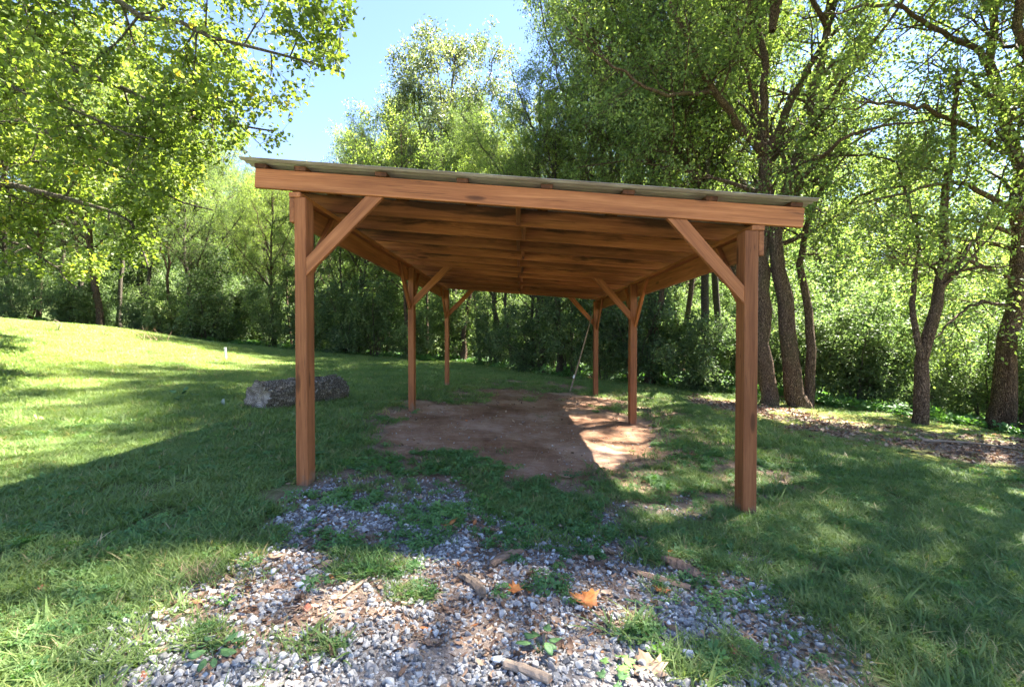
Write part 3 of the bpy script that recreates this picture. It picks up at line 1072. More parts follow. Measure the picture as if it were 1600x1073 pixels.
near_limbs = [([(0, 0, -.3), (0.2, 0, 3), (0.5, -.1, 7), (1.2, -.2, 12.5)], 0.27, 0.04, 0.25),
              ([(0.2, 0, 3.2), P_(60, 300, 8.4), P_(200, 330, 8.0), P_(235, 420, 7.8)], 0.09, 0.012, 0.15),
              ([(0.2, 0, 4.2), P_(40, 190, 8.3), P_(180, 260, 7.9), P_(330, 330, 7.8)], 0.08, 0.010, 0.15),
              ([(0.3, 0, 5.0), P_(0, 60, 8.0), P_(180, 130, 7.6), P_(330, 190, 7.4), P_(430, 215, 7.3)], 0.10, 0.012, 0.12),
              ([(0.4, 0, 6.5), P_(80, -60, 7.6), P_(260, 30, 7.2), P_(400, 90, 7.0), P_(520, 120, 7.0)], 0.10, 0.012, 0.12),
              ([(0.5, 0, 7.5), P_(150, -180, 7.6), P_(350, -60, 7.1), P_(530, 0, 6.9)], 0.10, 0.012, 0.12),
              ([(0.5, 0, 6.0), P_(-40, 100, 7.0), P_(100, 170, 6.6), P_(240, 215, 6.5)], 0.07, 0.010, 0.12),
              ([(0.2, 0, 2.6), P_(-60, 360, 9.0), P_(60, 390, 9.2), P_(120, 450, 9.2)], 0.06, 0.010, 0.12),
              ([(0.6, 0, 8.5), P_(60, -250, 8.8), P_(300, -150, 8.6), P_(430, -60, 8.6)], 0.09, 0.012, 0.12),
              ([(0.2, 0, 3.0), P_(-40, 260, 10.0), P_(120, 250, 10.6), P_(250, 300, 11)], 0.07, 0.010, 0.12),
              ([(0.2, 0, 4.0), P_(0, 120, 10.0), P_(150, 180, 10.8), P_(300, 250, 11)], 0.07, 0.010, 0.12),
              ([(0.3, 0, 5.5), P_(100, 0, 10.0), P_(260, 80, 10.6), P_(400, 150, 10.8)], 0.07, 0.010, 0.12)]


def keep_left(P):
    px, py = project(P + base)
    lim_ = np.interp(py, [-400, -60, 0, 60, 110, 180, 230, 260, 300, 400, 470], [600, 600, 560, 550, 545, 490, 440, 350, 330, 260, 230])
    return (px < lim_) & (P[:, 2] > 0.9) & (py < np.interp(px, [-200, 0, 230, 400], [520, 470, 455, 300]))


nearL = tree_meshes('near_left', near_limbs, 211, b1=11, b2=6, tw=5, nl=10, size=0.072, tmpl=LEAF_LOBED, L1=1.25, L2=0.62, LT=0.36,
                    flat=0.62, up1=0.12, droop=0.35, keep=keep_left, keep_leaf=keep_left, off=0.05)
put_tree('broadleaf_tree', nearL, base, label='near sunlit yellow green tree whose boughs arch in from the left edge over the hill',
         mats=(M_BARK2, M_LEAFY))

# --- the big trees at the right edge of the lawn
GAPS = [(925, 690, 62, 60), (1235, 715, 120, 22), (1170, 750, 110, 20), (1450, 780, 70, 30), (1345, 895, 120, 60), (1010, 640, 60, 14),
        (1130, 690, 60, 10), (1500, 738, 70, 12), (1240, 820, 50, 16), (1500, 960, 60, 26)]


def sun_gaps(P):
    """openings cut into the crowns, shaped to let the sun onto chosen patches"""
    h = P[:, 2] - gz(P[:, 0], P[:, 1])
    s = np.array(SUN) / SUN.z
    g_ = P - s[None] * h[:, None]
    h2 = P[:, 2] - gz(g_[:, 0], g_[:, 1])
    g_ = P - s[None] * h2[:, None]
    px, py = project(g_)
    ok = np.ones(len(P), bool)
    n_ = (vnoise(g_[:, 0], g_[:, 1], 0.5, 3) - 0.5) * 0.9
    for cx, cy, rx, ry in GAPS:
        ok &= ~((g_[:, 1] > 0.8) & (np.hypot((px - cx) / rx, (py - cy) / ry) + n_ < 1))
    return ok


def custom(name, basepx, limbspx, r0, seed, label, mat=(M_BARK, M_LEAF), high=(), **kw):
    b = ground_at(*basepx)
    q = []
    for i, (pts, ra, rb, s) in enumerate(limbspx):
        pp = [at(u, v, b[1] + dy) - b for (u, v, dy) in pts]
        if i == 0:
            pp[0] = np.array([0, 0, -0.3])
        q.append((pp, ra, rb, s))
    for pts in high:
        q.append(([np.array(p) - b for p in pts], 0.07, 0.015, 0.15))
    args = dict(b1=8, b2=6, tw=5, nl=9, size=0.080, tmpl=LEAF_OVAL, L1=1.5, L2=0.85, LT=0.45, flat=0.6, up1=0.12, off=0.06)
    args['keep_leaf'] = lambda P: sun_gaps(P + b)  # twigs that would shade the chosen sunny patches are left out
    args.update(kw)
    return put_tree('broadleaf_tree', tree_meshes(name, q, seed, **args), b, label=label, mats=mat)


custom('forked', (1200, 632), [
    ([(1200, 632, 0), (1190, 450, .1), (1196, 340, .2), (1192, 236, .3)], 0.18, 0.13, 0.95),
    ([(1192, 240, .3), (1150, 190, 0), (1100, 120, -.5), (1060, 40, -.9), (1030, -80, -1.2)], 0.105, 0.02, 0.35),
    ([(1192, 240, .3), (1196, 130, .3), (1186, 20, .2), (1180, -160, .2)], 0.11, 0.02, 0.35),
    ([(1196, 240, .3), (1240, 150, .4), (1290, 60, .5), (1330, -80, .8)], 0.11, 0.02, 0.35),
    ([(1185, 180, .3), (1172, 130, .2), (1160, 90, 0), (1150, 10, -.2)], 0.05, 0.015, 0.3),
    ([(1115, 145, -.4), (1040, 150, -1), (960, 110, -1.2), (880, 40, -1.2)], 0.05, 0.012, 0.2),
    ([(1190, 300, .3), (1090, 270, 1), (1000, 250, 1.6), (900, 260, 2)], 0.05, 0.012, 0.15),
    ([(1190, 60, .2), (1120, -60, .6), (1000, -120, .6), (900, -100, .2)], 0.05, 0.012, 0.2),
    ([(1200, 280, .3), (1260, 250, -.6), (1340, 240, -1.2), (1400, 250, -1.8)], 0.05, 0.012, 0.2),
    ([(1330, -80, .8), (1360, -220, .2), (1330, -420, -1.6)], 0.05, 0.012, 0.1),
    ([(1180, -160, .2), (1150, -300, -.6), (1080, -520, -1.8)], 0.05, 0.012, 0.1),
    ([(1180, -150, .2), (1050, -300, -.2), (900, -480, -1.4)], 0.05, 0.012, 0.1),
    ([(1030, -80, -1.2), (950, -200, -1.8), (900, -330, -2.4)], 0.04, 0.012, 0.1),
    ([(1190, -60, .2), (1260, -300, -1.4), (1260, -600, -2.8)], 0.05, 0.012, 0.1),
], .2, 301, 'large forked tree standing just behind the right front post of the carport',
       high=[[(5.6, 10.3, 8), (4.9, 9.8, 13), (4.2, 9.2, 17)], [(5.6, 10.3, 8), (5.9, 9.2, 13), (6.0, 8.2, 16.5)]])

custom('leaning', (1262, 637), [
    ([(1255, 637, 0), (1232, 520, 0), (1218, 420, .1), (1228, 300, .2), (1280, 160, .4), (1300, -40, .4)], 0.20, 0.06, 0.45),
    ([(1262, 645, 0.1), (1268, 540, .4), (1250, 430, .6), (1262, 330, .9), (1330, 200, 1.2)], 0.12, 0.03, 0.5),
    ([(1226, 340, .2), (1270, 250, -1), (1350, 200, -1.8), (1450, 190, -2.6)], 0.07, 0.012, 0.15),
    ([(1260, 220, .3), (1320, 120, -.8), (1380, 50, -1.6), (1440, -40, -2.4)], 0.07, 0.012, 0.15),
    ([(1224, 380, .2), (1300, 345, -.4), (1350, 300, -1.0), (1420, 290, -1.4)], 0.06, 0.012, 0.2),
    ([(1240, 280, .3), (1180, 180, 1), (1120, 140, 1.6), (1040, 160, 2)], 0.05, 0.012, 0.2),
    ([(1290, 40, .3), (1240, -80, -.6), (1160, -140, -1), (1060, -150, -1.4)], 0.06, 0.012, 0.15),
    ([(1300, 0, .3), (1400, -80, -.8), (1500, -120, -1.6)], 0.06, 0.012, 0.15),
], .25, 302, 'twin stemmed tree leaning left at the lawn edge, right of the carport')

custom('edge', (1556, 673), [
    ([(1556, 673, 0), (1570, 560, 0), (1588, 450, 0), (1600, 340, .1), (1570, 180, .2), (1545, 60, .3), (1540, -120, .3)], 0.20, 0.05, 0.35),
    ([(1596, 400, .1), (1650, 300, .2), (1720, 200, .4), (1800, 60, .6)], 0.12, 0.02, 0.2),
    ([(1590, 440, 0), (1500, 400, -.6), (1440, 420, -1.0), (1380, 400, -1.2)], 0.06, 0.012, 0.2),
    ([(1598, 340, 0), (1500, 280, -.8), (1420, 300, -1.2), (1340, 320, -1.6)], 0.065, 0.012, 0.15),
    ([(1580, 240, .1), (1480, 180, -.8), (1400, 160, -1.6), (1320, 170, -2.4)], 0.065, 0.012, 0.15),
    ([(1550, 100, .2), (1460, 40, -.8), (1380, 0, -1.6), (1290, 20, -2.4)], 0.065, 0.012, 0.15),
    ([(1545, 20, .2), (1500, -120, -.6), (1420, -200, -1.2), (1300, -200, -2)], 0.065, 0.012, 0.15),
    ([(1580, 480, 0), (1530, 470, -.6), (1490, 500, -.9), (1450, 540, -1.1)], 0.04, 0.010, 0.2),
    ([(1600, 300, .1), (1640, 200, -1), (1660, 60, -2), (1600, -60, -2.6)], 0.06, 0.012, 0.2),
], .25, 303, 'big red brown tree standing at the far right in dry mulch', b1=8,
       high=[[(8.7, 8, 7), (7.2, 7.8, 11), (5.4, 7.6, 14.5)], [(8.7, 8, 6), (6.8, 7, 9.5), (4.2, 6.2, 12)], [(8.8, 8, 8), (7.8, 8.4, 13), (6.8, 9, 17)], [(8.8, 8, 7), (8.6, 6.8, 12), (7.6, 6.2, 16)]])

custom('small_dark', (1432, 661), [
    ([(1432, 661, 0), (1434, 600, 0), (1450, 540, 0), (1470, 450, .2), (1478, 300, .4), (1500, 100, .6)], 0.125, 0.03, 0.3),
    ([(1440, 560, 0), (1420, 480, .2), (1440, 380, .4), (1400, 250, .6)], 0.06, 0.015, 0.2),
    ([(1470, 450, .2), (1540, 350, .6), (1580, 240, 1)], 0.05, 0.012, 0.2),
], .12, 304, 'slim dark trunked tree between the leaning tree and the far right tree', b1=6)

# the limb that climbs out from behind the roof
custom('leaning_left', (1165, 612), [
    ([(1165, 612, 0), (1160, 480, 0), (1140, 380, 0), (1103, 300, 0), (1062, 225, 0), (1035, 165, 0), (1040, 60, .2), (1036, -60, .3)], 0.17, 0.03, 0.5),
    ([(1060, 225, 0), (1010, 190, -.4), (985, 140, -.6), (930, 70, -.8), (880, 10, -1)], 0.06, 0.012, 0.2),
    ([(1035, 165, 0), (960, 160, .6), (880, 180, 1), (840, 230, 1.3)], 0.05, 0.012, 0.15),
    ([(1038, 100, 0), (1090, 20, .6), (1120, -60, 1)], 0.05, 0.012, 0.2),
    ([(1070, 240, 0), (1000, 235, .5), (930, 220, .7), (870, 130, .7)], 0.05, 0.012, 0.15),
    ([(1038, 0, .2), (960, -60, .2), (880, -80, .1), (850, -60, 0)], 0.05, 0.012, 0.15),
    ([(1030, 140, 0), (950, 70, .6), (880, 60, 1.2), (845, 90, 1.5)], 0.05, 0.012, 0.15),
], .17, 305, 'tree with bare reddish limbs leaning left over the right half of the roof')

# --- woods behind: copies of the woodland variants
spots = []


def far_enough(x, y, d):
    return all((x - a) ** 2 + (y - b) ** 2 > d * d for a, b in spots)


def in_light_lane(x, y):
    """strip kept clear of trees so that the sun reaches the clay floor"""
    ax, ay, bx, by = 6.0, 10.0, 14.5, 16.0  # lane cleared along the path of the sunlight
    t = min(max(((x - ax) * (bx - ax) + (y - ay) * (by - ay)) / ((bx - ax) ** 2 + (by - ay) ** 2), 0), 1)
    return math.hypot(x - ax - t * (bx - ax), y - ay - t * (by - ay)) < 2.6


WOODS_GROUP = 'trees of the woods behind the lawn'
edge_px = [(-130, 15), (40, 16), (160, 17), (300, 14), (430, 15), (556, 14), (640, 16), (722, 12),
           (775, 12), (845, 18), (874, 13), (1012, 13), (1128, 12), (1345, 60), (1505, 70), (1620, 14)]
labels_px = {300: 'thin dark trunked tree at the wood edge left of the carport, above the left hill',
             556: 'slender wood edge tree between the front left and the middle left post',
             722: 'tree with a pale straight trunk just right of the back left post',
             775: 'dark straight trunk seen under the roof between the back posts',
             845: 'thick rough double trunk tree seen under the middle of the roof, nearer its right side',
             874: 'slim reddish trunk tree right of the thick trunk under the roof',
             1128: 'slim trunk beside the lawn, just left of the right front post'}
for i, (px, r10) in enumerate(edge_px):
    d = ray(px, 540)
    for Y in np.arange(7, 30, 0.1):
        x = d[0] / d[1] * Y
        if Y > forest_edge(x) + 0.5 + (i * 37 % 10) * 0.08 + (r10 - 20) * 0.08 * (r10 > 20):
            break
    if in_light_lane(x, Y):
        continue
    v = (i * 3 + 1) % 5
    if px in (845,):
        v = 1
    sc = 0.85 + 0.3 * rg.rand()
    if 520 < px < 870:
        sc *= 0.9
    sc = min(sc, sky_line(x, Y, 2.0) / VAR[v][1])
    put_tree('woodland_tree', VAR[v][0], at_ground(x, Y), rg.rand() * 6.28, sc * (1.25 if px == 845 else 1),
             label=labels_px.get(px, 'green tree at the front edge of the dense woods behind the lawn'), group=WOODS_GROUP,
             mats=(M_BARK if i % 3 else M_BARK2, M_LEAFG if 480 < px < 900 and i % 2 else M_LEAF), tilt=(rg.randn() * .03, rg.randn() * .03))
    spots.append((x, Y))
k = 0
for ring, (y0, y1, n, dist) in enumerate(((2.5, 6, 3, 4.0), (6, 14, 8, 6.0), (14, 44, 44, 5.5))):
    tries = 0
    c = 0
    while c < n and tries < 4000:
        tries += 1
        a = math.radians(-62 + 124 * rg.rand())
        x = math.tan(a) * 10
        yy = 10.0
        sc_ = None
        for Y in np.arange(6, 40, 0.25):
            xx = math.tan(a) * Y
            if Y > forest_edge(xx):
                sc_ = Y
                break
        if sc_ is None:
            continue
        Y = sc_ + y0 + (y1 - y0) * rg.rand()
        xx = math.tan(a) * Y
        if xx < -44 or xx > 44 or in_light_lane(xx, Y) or not far_enough(xx, Y, dist):
            continue
        if xx > 9 and rg.rand() < 0.72:
            continue
        # a gap of sky left of the tall tree
        g_ = project(np.array([xx, Y, 3.0]))[0]
        v = int(rg.randint(5))
        sc = 0.85 + 0.35 * rg.rand()
        if 370 < g_ < 900:
            sc *= 0.9
        sc = min(sc, sky_line(xx, Y, 2.2) / VAR[v][1])
        if sc < 0.25:
            continue
        put_tree('woodland_tree', VAR[v][0], at_ground(xx, Y), rg.rand() * 6.28, sc,
                 label='green tree standing deeper in the dense woods behind the lawn', group='trees deeper in the woods',
                 mats=(M_BARK2 if k % 2 else M_BARK, M_LEAF if k % 3 else M_LEAFG), tilt=(rg.randn() * .03, rg.randn() * .03))
        spots.append((xx, Y))
        c += 1
        k += 1
# understory along the edge
k = 0
for i in range(34):
    px = -150 + 1900 * (i + rg.rand() * .7) / 34
    d = ray(px, 540)
    for Y in np.arange(7, 30, 0.1):
        x = d[0] / d[1] * Y
        if Y > forest_edge(x) + 0.3 + (9.0 if i % 3 == 0 else 3.2) * rg.rand() * (1 if i % 2 else 0.3):
            break
    if px > 1150:
        Y += 1.2
        x = d[0] / d[1] * Y
    v = int(rg.randint(3))
    sc = (0.55 + 0.5 * rg.rand()) * (0.75 if px > 1150 else 1.0)
    put_tree('sapling', SAP[v][0], at_ground(x, Y), rg.rand() * 6.28, sc, cat='sapling',
             label='leafy sapling in the undergrowth along the foot of the woods', group='saplings at the foot of the woods',
             mats=(M_BARK2, M_LEAFU))
# slender trunks crowding the edge of the woods
for i in range(40):
    px = 15 + 1200 * (i + rg.rand() * .8) / 36 if i < 36 else 1250 + 350 * (i - 36 + rg.rand()) / 4
    d = ray(px, 540)
    off = 0.4 + 6.0 * rg.rand() ** 1.3
    for Y in np.arange(7, 34, 0.1):
        x = d[0] / d[1] * Y
        if Y > forest_edge(x) + off:
            break
    if px > 1200:
        Y += 3
        x = d[0] / d[1] * Y
    if in_light_lane(x, Y):
        continue
    v = (1, 3, 0)[i % 3]
    sz_ = 1.7
    sc = min(0.52 + 0.16 * rg.rand(), sky_line(x, Y, 1.2) / VAR[v][1] / sz_)
    put_tree('slender_tree', VAR[v][0], at_ground(x, Y), rg.rand() * 6.28, sc,
             label='slender straight trunked tree crowding the edge of the woods', group='slender trees at the wood edge',
             mats=(M_BARK2 if i % 2 else M_BARK, M_LEAF if i % 3 else M_LEAFG), tilt=(rg.randn() * .04, rg.randn() * .04), sz=sz_)
# trees of the same row standing right beside the camera; they throw the shade on the gravel
for i, (x, y, v, sc) in enumerate(((7.6, 6.0, 2, 1.0),)):
    put_tree('woodland_tree', VAR[v][0], at_ground(x, y), i * 1.7 + 1, sc, label='tall tree of the row right of the lawn, outside the picture edge',
             group='trees beside the lawn out of view', mats=(M_BARK, M_LEAF))

# ------------------------------------------------------------------ scattering many small pieces as one 'stuff' object
def scatter(name, label, P, rot, scl, tint, protos, mat, pick=None):
    """one object whose geometry nodes put the proto meshes on numpy-chosen points"""
    n = len(P)
    me = bpy.data.meshes.new(name)
    me.vertices.add(n)
    me.vertices.foreach_set('co', np.ascontiguousarray(P, np.float32).ravel())
    a = me.attributes.new('rot', 'FLOAT_VECTOR', 'POINT')
    a.data.foreach_set('vector', np.ascontiguousarray(rot, np.float32).ravel())
    a = me.attributes.new('scl', 'FLOAT_VECTOR', 'POINT')
    a.data.foreach_set('vector', np.ascontiguousarray(scl, np.float32).ravel())
    a = me.attributes.new('tint', 'FLOAT', 'POINT')
    a.data.foreach_set('value', np.ascontiguousarray(tint, np.float32))
    a = me.attributes.new('pick', 'INT', 'POINT')
    pk = pick if pick is not None else np.arange(n) * 7 % len(protos)
    a.data.foreach_set('value', np.ascontiguousarray(pk, np.int32))
    o = link(name, me, mat)
    tag(o, label, kind='stuff')
    ng = bpy.data.node_groups.new(name + '_nodes', 'GeometryNodeTree')
    ng.interface.new_socket('Geometry', in_out='INPUT', socket_type='NodeSocketGeometry')
    ng.interface.new_socket('Geometry', in_out='OUTPUT', socket_type='NodeSocketGeometry')
    gi = ng.nodes.new('NodeGroupInput')
    go = ng.nodes.new('NodeGroupOutput')
    join = ng.nodes.new('GeometryNodeJoinGeometry')

    def named(nm, t):
        x = ng.nodes.new('GeometryNodeInputNamedAttribute')
        x.data_type = t
        x.inputs['Name'].default_value = nm
        return x.outputs[0]
    rv = ng.nodes.new('FunctionNodeEulerToRotation')
    ng.links.new(named('rot', 'FLOAT_VECTOR'), rv.inputs[0])
    sv = named('scl', 'FLOAT_VECTOR')
    pv = named('pick', 'INT')
    for k, pm in enumerate(protos):
        if not len(pm.materials):
            pm.materials.append(mat)
        src = bpy.data.objects.new(name + '_piece', pm)     # source piece, not in the scene
        oi = ng.nodes.new('GeometryNodeObjectInfo')
        oi.inputs['Object'].default_value = src
        cmp_ = ng.nodes.new('FunctionNodeCompare')
        cmp_.data_type = 'INT'
        cmp_.operation = 'EQUAL'
        ng.links.new(pv, cmp_.inputs[2])
        cmp_.inputs[3].default_value = k
        iop = ng.nodes.new('GeometryNodeInstanceOnPoints')
        ng.links.new(gi.outputs[0], iop.inputs['Points'])
        ng.links.new(cmp_.outputs[0], iop.inputs['Selection'])
        ng.links.new(oi.outputs['Geometry'], iop.inputs['Instance'])
        ng.links.new(rv.outputs[0], iop.inputs['Rotation'])
        ng.links.new(sv, iop.inputs['Scale'])
        ng.links.new(iop.outputs[0], join.inputs[0])
    ng.links.new(join.outputs[0], go.inputs[0])
    md = o.modifiers.new('pieces', 'NODES')
    md.node_group = ng
    return o


def blade_mesh(name, n, h, w, lean, rng, spread=0.02, segs=3, curl=0.6, flatv=0.0):
    V, T = [], []
    c = 0
    for _ in range(n):
        a = rng.rand() * 6.283
        d = np.array([math.cos(a), math.sin(a)])
        p = rng.randn(2) * spread
        hh = h * (0.55 + 0.7 * rng.rand())
        ww = w * (0.7 + 0.6 * rng.rand())
        ln = lean * (0.3 + rng.rand())
        wd = np.array([-d[1], d[0]])
        for s in range(segs + 1):
            t = s / segs
            out = d * (ln * t + curl * ln * t * t) * hh
            z = hh * (t - 0.35 * curl * ln * t * t) * (1 - flatv)
            k = ww * (1 - t ** 1.6) * 0.5
            q = p + out
            if s < segs:
                V += [(q[0] - wd[0] * k, q[1] - wd[1] * k, z), (q[0] + wd[0] * k, q[1] + wd[1] * k, z)]
            else:
                V += [(q[0], q[1], z)]
        for s in range(segs - 1):
            b = c + 2 * s
            T += [(b, b + 1, b + 3), (b, b + 3, b + 2)]
        b = c + 2 * (segs - 1)
        T += [(b, b + 1, b + 2)]
        c += 2 * segs + 1
    return np_mesh(name, np.array(V), np.array(T))


def clover_mesh(name, n, rng, rad=0.05, h=0.03, size=0.011):
    V, T = [], []
    c = 0
    for _ in range(n):
        a = rng.rand() * 6.283
        r = rad * math.sqrt(rng.rand())
        p = np.array([r * math.cos(a), r * math.sin(a), h * (0.4 + 0.8 * rng.rand()) * (1 - 0.4 * r / rad)])
        rot = rng.rand() * 6.28
        tilt = rng.randn(2) * 0.35
        s = size * (0.6 + 0.8 * rng.rand())
        for L in range(3):
            b = rot + L * 2.094
            for (u, v) in ((0, 0), (0.55, 0.8), (0, 1.35), (-0.55, 0.8)):
                x = s * (u * math.cos(b) - v * math.sin(b))
                y = s * (u * math.sin(b) + v * math.cos(b))
                V.append((p[0] + x, p[1] + y, p[2] + x * tilt[0] + y * tilt[1] + (0.002 if u else 0)))
            T += [(c, c + 1, c + 2), (c, c + 2, c + 3)]
            c += 4
    return np_mesh(name, np.array(V), np.array(T))


def stone_mesh(name, rng):
    bm = bmesh.new()
    k = 13
    p = rng.randn(k, 3)
    p = p / np.linalg.norm(p, axis=1, keepdims=True) * (0.82 + 0.25 * rng.rand(k, 1))
    sc = np.array([1.0, 0.6 + .35 * rng.rand(), 0.42 + .35 * rng.rand()])
    for q in p * sc * 0.5:
        bm.verts.new(q)
    r = bmesh.ops.convex_hull(bm, input=bm.verts[:])
    bmesh.ops.delete(bm, geom=list({g for g in r['geom_unused'] + r['geom_interior'] if isinstance(g, bmesh.types.BMVert)}), context='VERTS')
    bmesh.ops.bevel(bm, geom=bm.edges[:], offset=0.035, segments=1, affect='EDGES')
    bmesh.ops.triangulate(bm, faces=bm.faces[:])
    return bm_mesh(name, bm)


def curled_leaf(name, rng, tmpl=LEAF_OVAL, n=1, curl=0.5, fold=0.3):
    """a dry leaf: outline with a centre line, cupped and twisted"""
    out = [(0, 0), (0.16, 0.12), (0.3, 0.36), (0.27, 0.62), (0.14, 0.85), (0, 1.0), (-0.14, 0.85), (-0.28, 0.6), (-0.3, 0.35), (-0.15, 0.12)]
    V = []
    for (x, y) in out + [(0, 0.25), (0, 0.5), (0, 0.75)]:
        x = x * (1 + rng.randn() * 0.12)
        z = curl * (y - 0.45) ** 2 + fold * abs(x) * 1.2 + rng.randn() * 0.03 + x * (y - .5) * rng.randn() * 0.3
        V.append((x, y - 0.45, z))
    T = [(0, 1, 10), (1, 2, 10), (2, 11, 10), (2, 3, 11), (3, 12, 11), (3, 4, 12), (4, 5, 12), (5, 6, 12), (6, 7, 12), (7, 11, 12),
         (7, 8, 11), (8, 10, 11), (8, 9, 10), (9, 0, 10)]
    return np_mesh(name, np.array(V), np.array(T), smooth=True)


def chip_mesh(name, rng, L=1.0, w=0.28, t=0.09):
    bm = bmesh.new()
    bmesh.ops.create_cube(bm, size=1.0)
    bmesh.ops.subdivide_edges(bm, edges=[e for e in bm.edges if abs((e.verts[0].co - e.verts[1].co).x) > 0.5], cuts=2)
    ang = rng.randn() * 0.3
    for v in bm.verts:
        x = v.co.x
        k = (1 - 1.1 * abs(x) ** 2) * (1 + rng.randn() * 0.15)
        v.co = Vector((x * L + rng.randn() * .04, v.co.y * w * k + ang * (x * x) + rng.randn() * .02, v.co.z * t * k + rng.randn() * .015))
    bmesh.ops.triangulate(bm, faces=bm.faces[:])
    return bm_mesh(name, bm)


def sample(n, x0, x1, y0, y1, rng, dens=None):
    """n candidate ground points, kept inside a generous view"""
    y = y0 + (y1 - y0) * rng.rand(n)
    x = x0 + (x1 - x0) * rng.rand(n)
    m = (x > -1.35 * y - 0.8) & (x < 1.35 * y + 0.8)
    return x[m], y[m]


def tilt_rot(x, y, rng, jit=0.15):
    n = len(x)
    r = rng.randn(n, 3) * jit
    r[:, 2] = rng.rand(n) * 6.283
    return r


def keep_off_posts(x, y):
    m = np.ones(len(x), bool)
    for px0, px1 in ((fx(458), fx(476)), (fx(1160), fx(1181))):
        for y0 in (YF, YF + 3.5, 10.33):
            m &= ~((x > px0 - 0.015) & (x < px1 + 0.015) & (y > y0 - 0.015) & (y < y0 + 0.155))
    return m


GRASS_C = [(0.0, (0.11, 0.175, 0.055)), (0.35, (0.19, 0.27, 0.080)), (0.62, (0.25, 0.31, 0.11)), (0.86, (0.20, 0.25, 0.05)), (0.93, (0.34, 0.28, 0.12)), (1.0, (0.46, 0.37, 0.21))]
WEED_C = [(0.0, (0.07, 0.15, 0.045)), (0.5, (0.12, 0.235, 0.07)), (0.85, (0.18, 0.30, 0.09)), (1.0, (0.20, 0.26, 0.06))]
STRAW_C = [(0.0, (0.22, 0.15, 0.09)), (0.5, (0.36, 0.27, 0.17)), (1.0, (0.52, 0.43, 0.30))]
M_GRASS = leaf_mat('grass_blades', GRASS_C, 0.35, (1.4, 1.5, 0.7), use_instancer=True, gloss=0.3)
M_WEED = leaf_mat('weed_leaves', WEED_C, 0.3, (1.6, 1.8, 0.6), use_instancer=True, gloss=0.4)
M_STRAW = leaf_mat('dry_straw', STRAW_C, 0.2, (1.3, 1.2, 1.0), use_instancer=True, gloss=0.2)
LITTER_C = [(0.0, (0.10, 0.055, 0.035)), (0.3, (0.20, 0.115, 0.07)), (0.55, (0.33, 0.20, 0.13)), (0.8, (0.44, 0.31, 0.21)), (0.92, (0.50, 0.36, 0.26)), (1.0, (0.50, 0.18, 0.06))]
M_LITTER = leaf_mat('dry_leaves', LITTER_C, 0.15, (1.2, 1.0, 0.7), use_instancer=True, gloss=0.25)

m, nt, out = new_mat('crushed_stone')
g = NT(nt)
ta = g.n('ShaderNodeAttribute')
ta.attribute_name = 'tint'
ta.attribute_type = 'INSTANCER'
tc = g.n('ShaderNodeTexCoord')
col = g.ramp(ta.outputs['Fac'], [(0.0, (0.15, 0.14, 0.13)), (0.3, (0.26, 0.245, 0.23)), (0.6, (0.38, 0.36, 0.335)), (0.82, (0.52, 0.50, 0.465)), (0.93, (0.66, 0.66, 0.66)),
                                 (0.97, (0.44, 0.34, 0.28)), (1.0, (0.30, 0.20, 0.15))])
nz = g.noise(tc.outputs['Object'], 4.0, 4, 0.6)
sp = g.ramp(nz, [(0.35, (0.72, 0.72, 0.74)), (0.6, (1.12, 1.12, 1.12))])
col = g.mix(1.0, col, sp, 'MULTIPLY')
b = g.n('ShaderNodeBsdfPrincipled')
g.l(col, b.inputs['Base Color'])
b.inputs['Roughness'].default_value = 0.75
b.inputs['Specular IOR Level'].default_value = 0.3
g.l(b.outputs[0], out.inputs[0])
M_STONE = m

# --- lawn: denser and finer close to the camera, broader tufts further off
rg2 = R(21)
GR = [blade_mesh('tuft_%d' % k, 14, 0.042, 0.0042, 0.85, R(400 + k), 0.022, 3, 0.7) for k in range(5)]
GW = [blade_mesh('wide_tuft_%d' % k, 11, 0.05, 0.0080, 1.35, R(410 + k), 0.018, 4, 0.6) for k in range(3)]
GF = [blade_mesh('far_tuft_%d' % k, 22, 0.055, 0.0065, 0.8, R(420 + k), 0.05, 2, 0.7) for k in range(4)]
CL = [clover_mesh('clover_%d' % k, 26, R(430 + k)) for k in range(4)]
ST = [blade_mesh('straw_%d' % k, 9, 0.06, 0.0022, 1.9, R(440 + k), 0.03, 3, 0.3, 0.45) for k in range(3)]


def lawn_tint(x, y, rng, c):
    yel = 0.30 + 0.55 * (fbm(x, y, 1.6, 2) - 0.5) + 0.5 * (fbm(x + 3, y, 0.4, 4) - 0.5)
    yel = yel + 0.14 * sstep(0, 1, c['moss']) + 0.10 * sstep(2.5, 8, -x)
    t = yel + rng.randn(len(x)) * 0.17
    dead = rng.rand(len(x)) < 0.035
    t = np.where(dead, 0.93 + 0.07 * rng.rand(len(x)), np.clip(t, 0, 0.84))
    return t


def lawn(name, label, dens, x0, x1, y0, y1, protos, s0, s1, thr=1.0, jit=0.12, tint0=0.0, woods_ok=False):
    n = int(dens * (x1 - x0) * (y1 - y0))
    x, y = sample(n, x0, x1, y0, y1, rg2)
    c = cover(x, y)
    w = np.maximum(c['grass'], c['isl'] * 0.85)
    m = (rg2.rand(len(x)) < w * thr) & keep_off_posts(x, y)
    x, y = x[m], y[m]
    c = {k: v[m] for k, v in c.items()}
    z = gz(x, y)
    s = (s0 + (s1 - s0) * rg2.rand(len(x))) * (0.75 + 0.6 * fbm(x, y, 0.5, 7)) * (1 - 0.45 * c['moss'])
    t = lawn_tint(x, y, rg2, c) + tint0
    scatter(name, label, np.stack([x, y, z], 1), tilt_rot(x, y, rg2, jit), np.repeat(s[:, None], 3, 1), t, protos, M_GRASS,
            rg2.randint(0, len(protos), len(x)))
    return len(x)


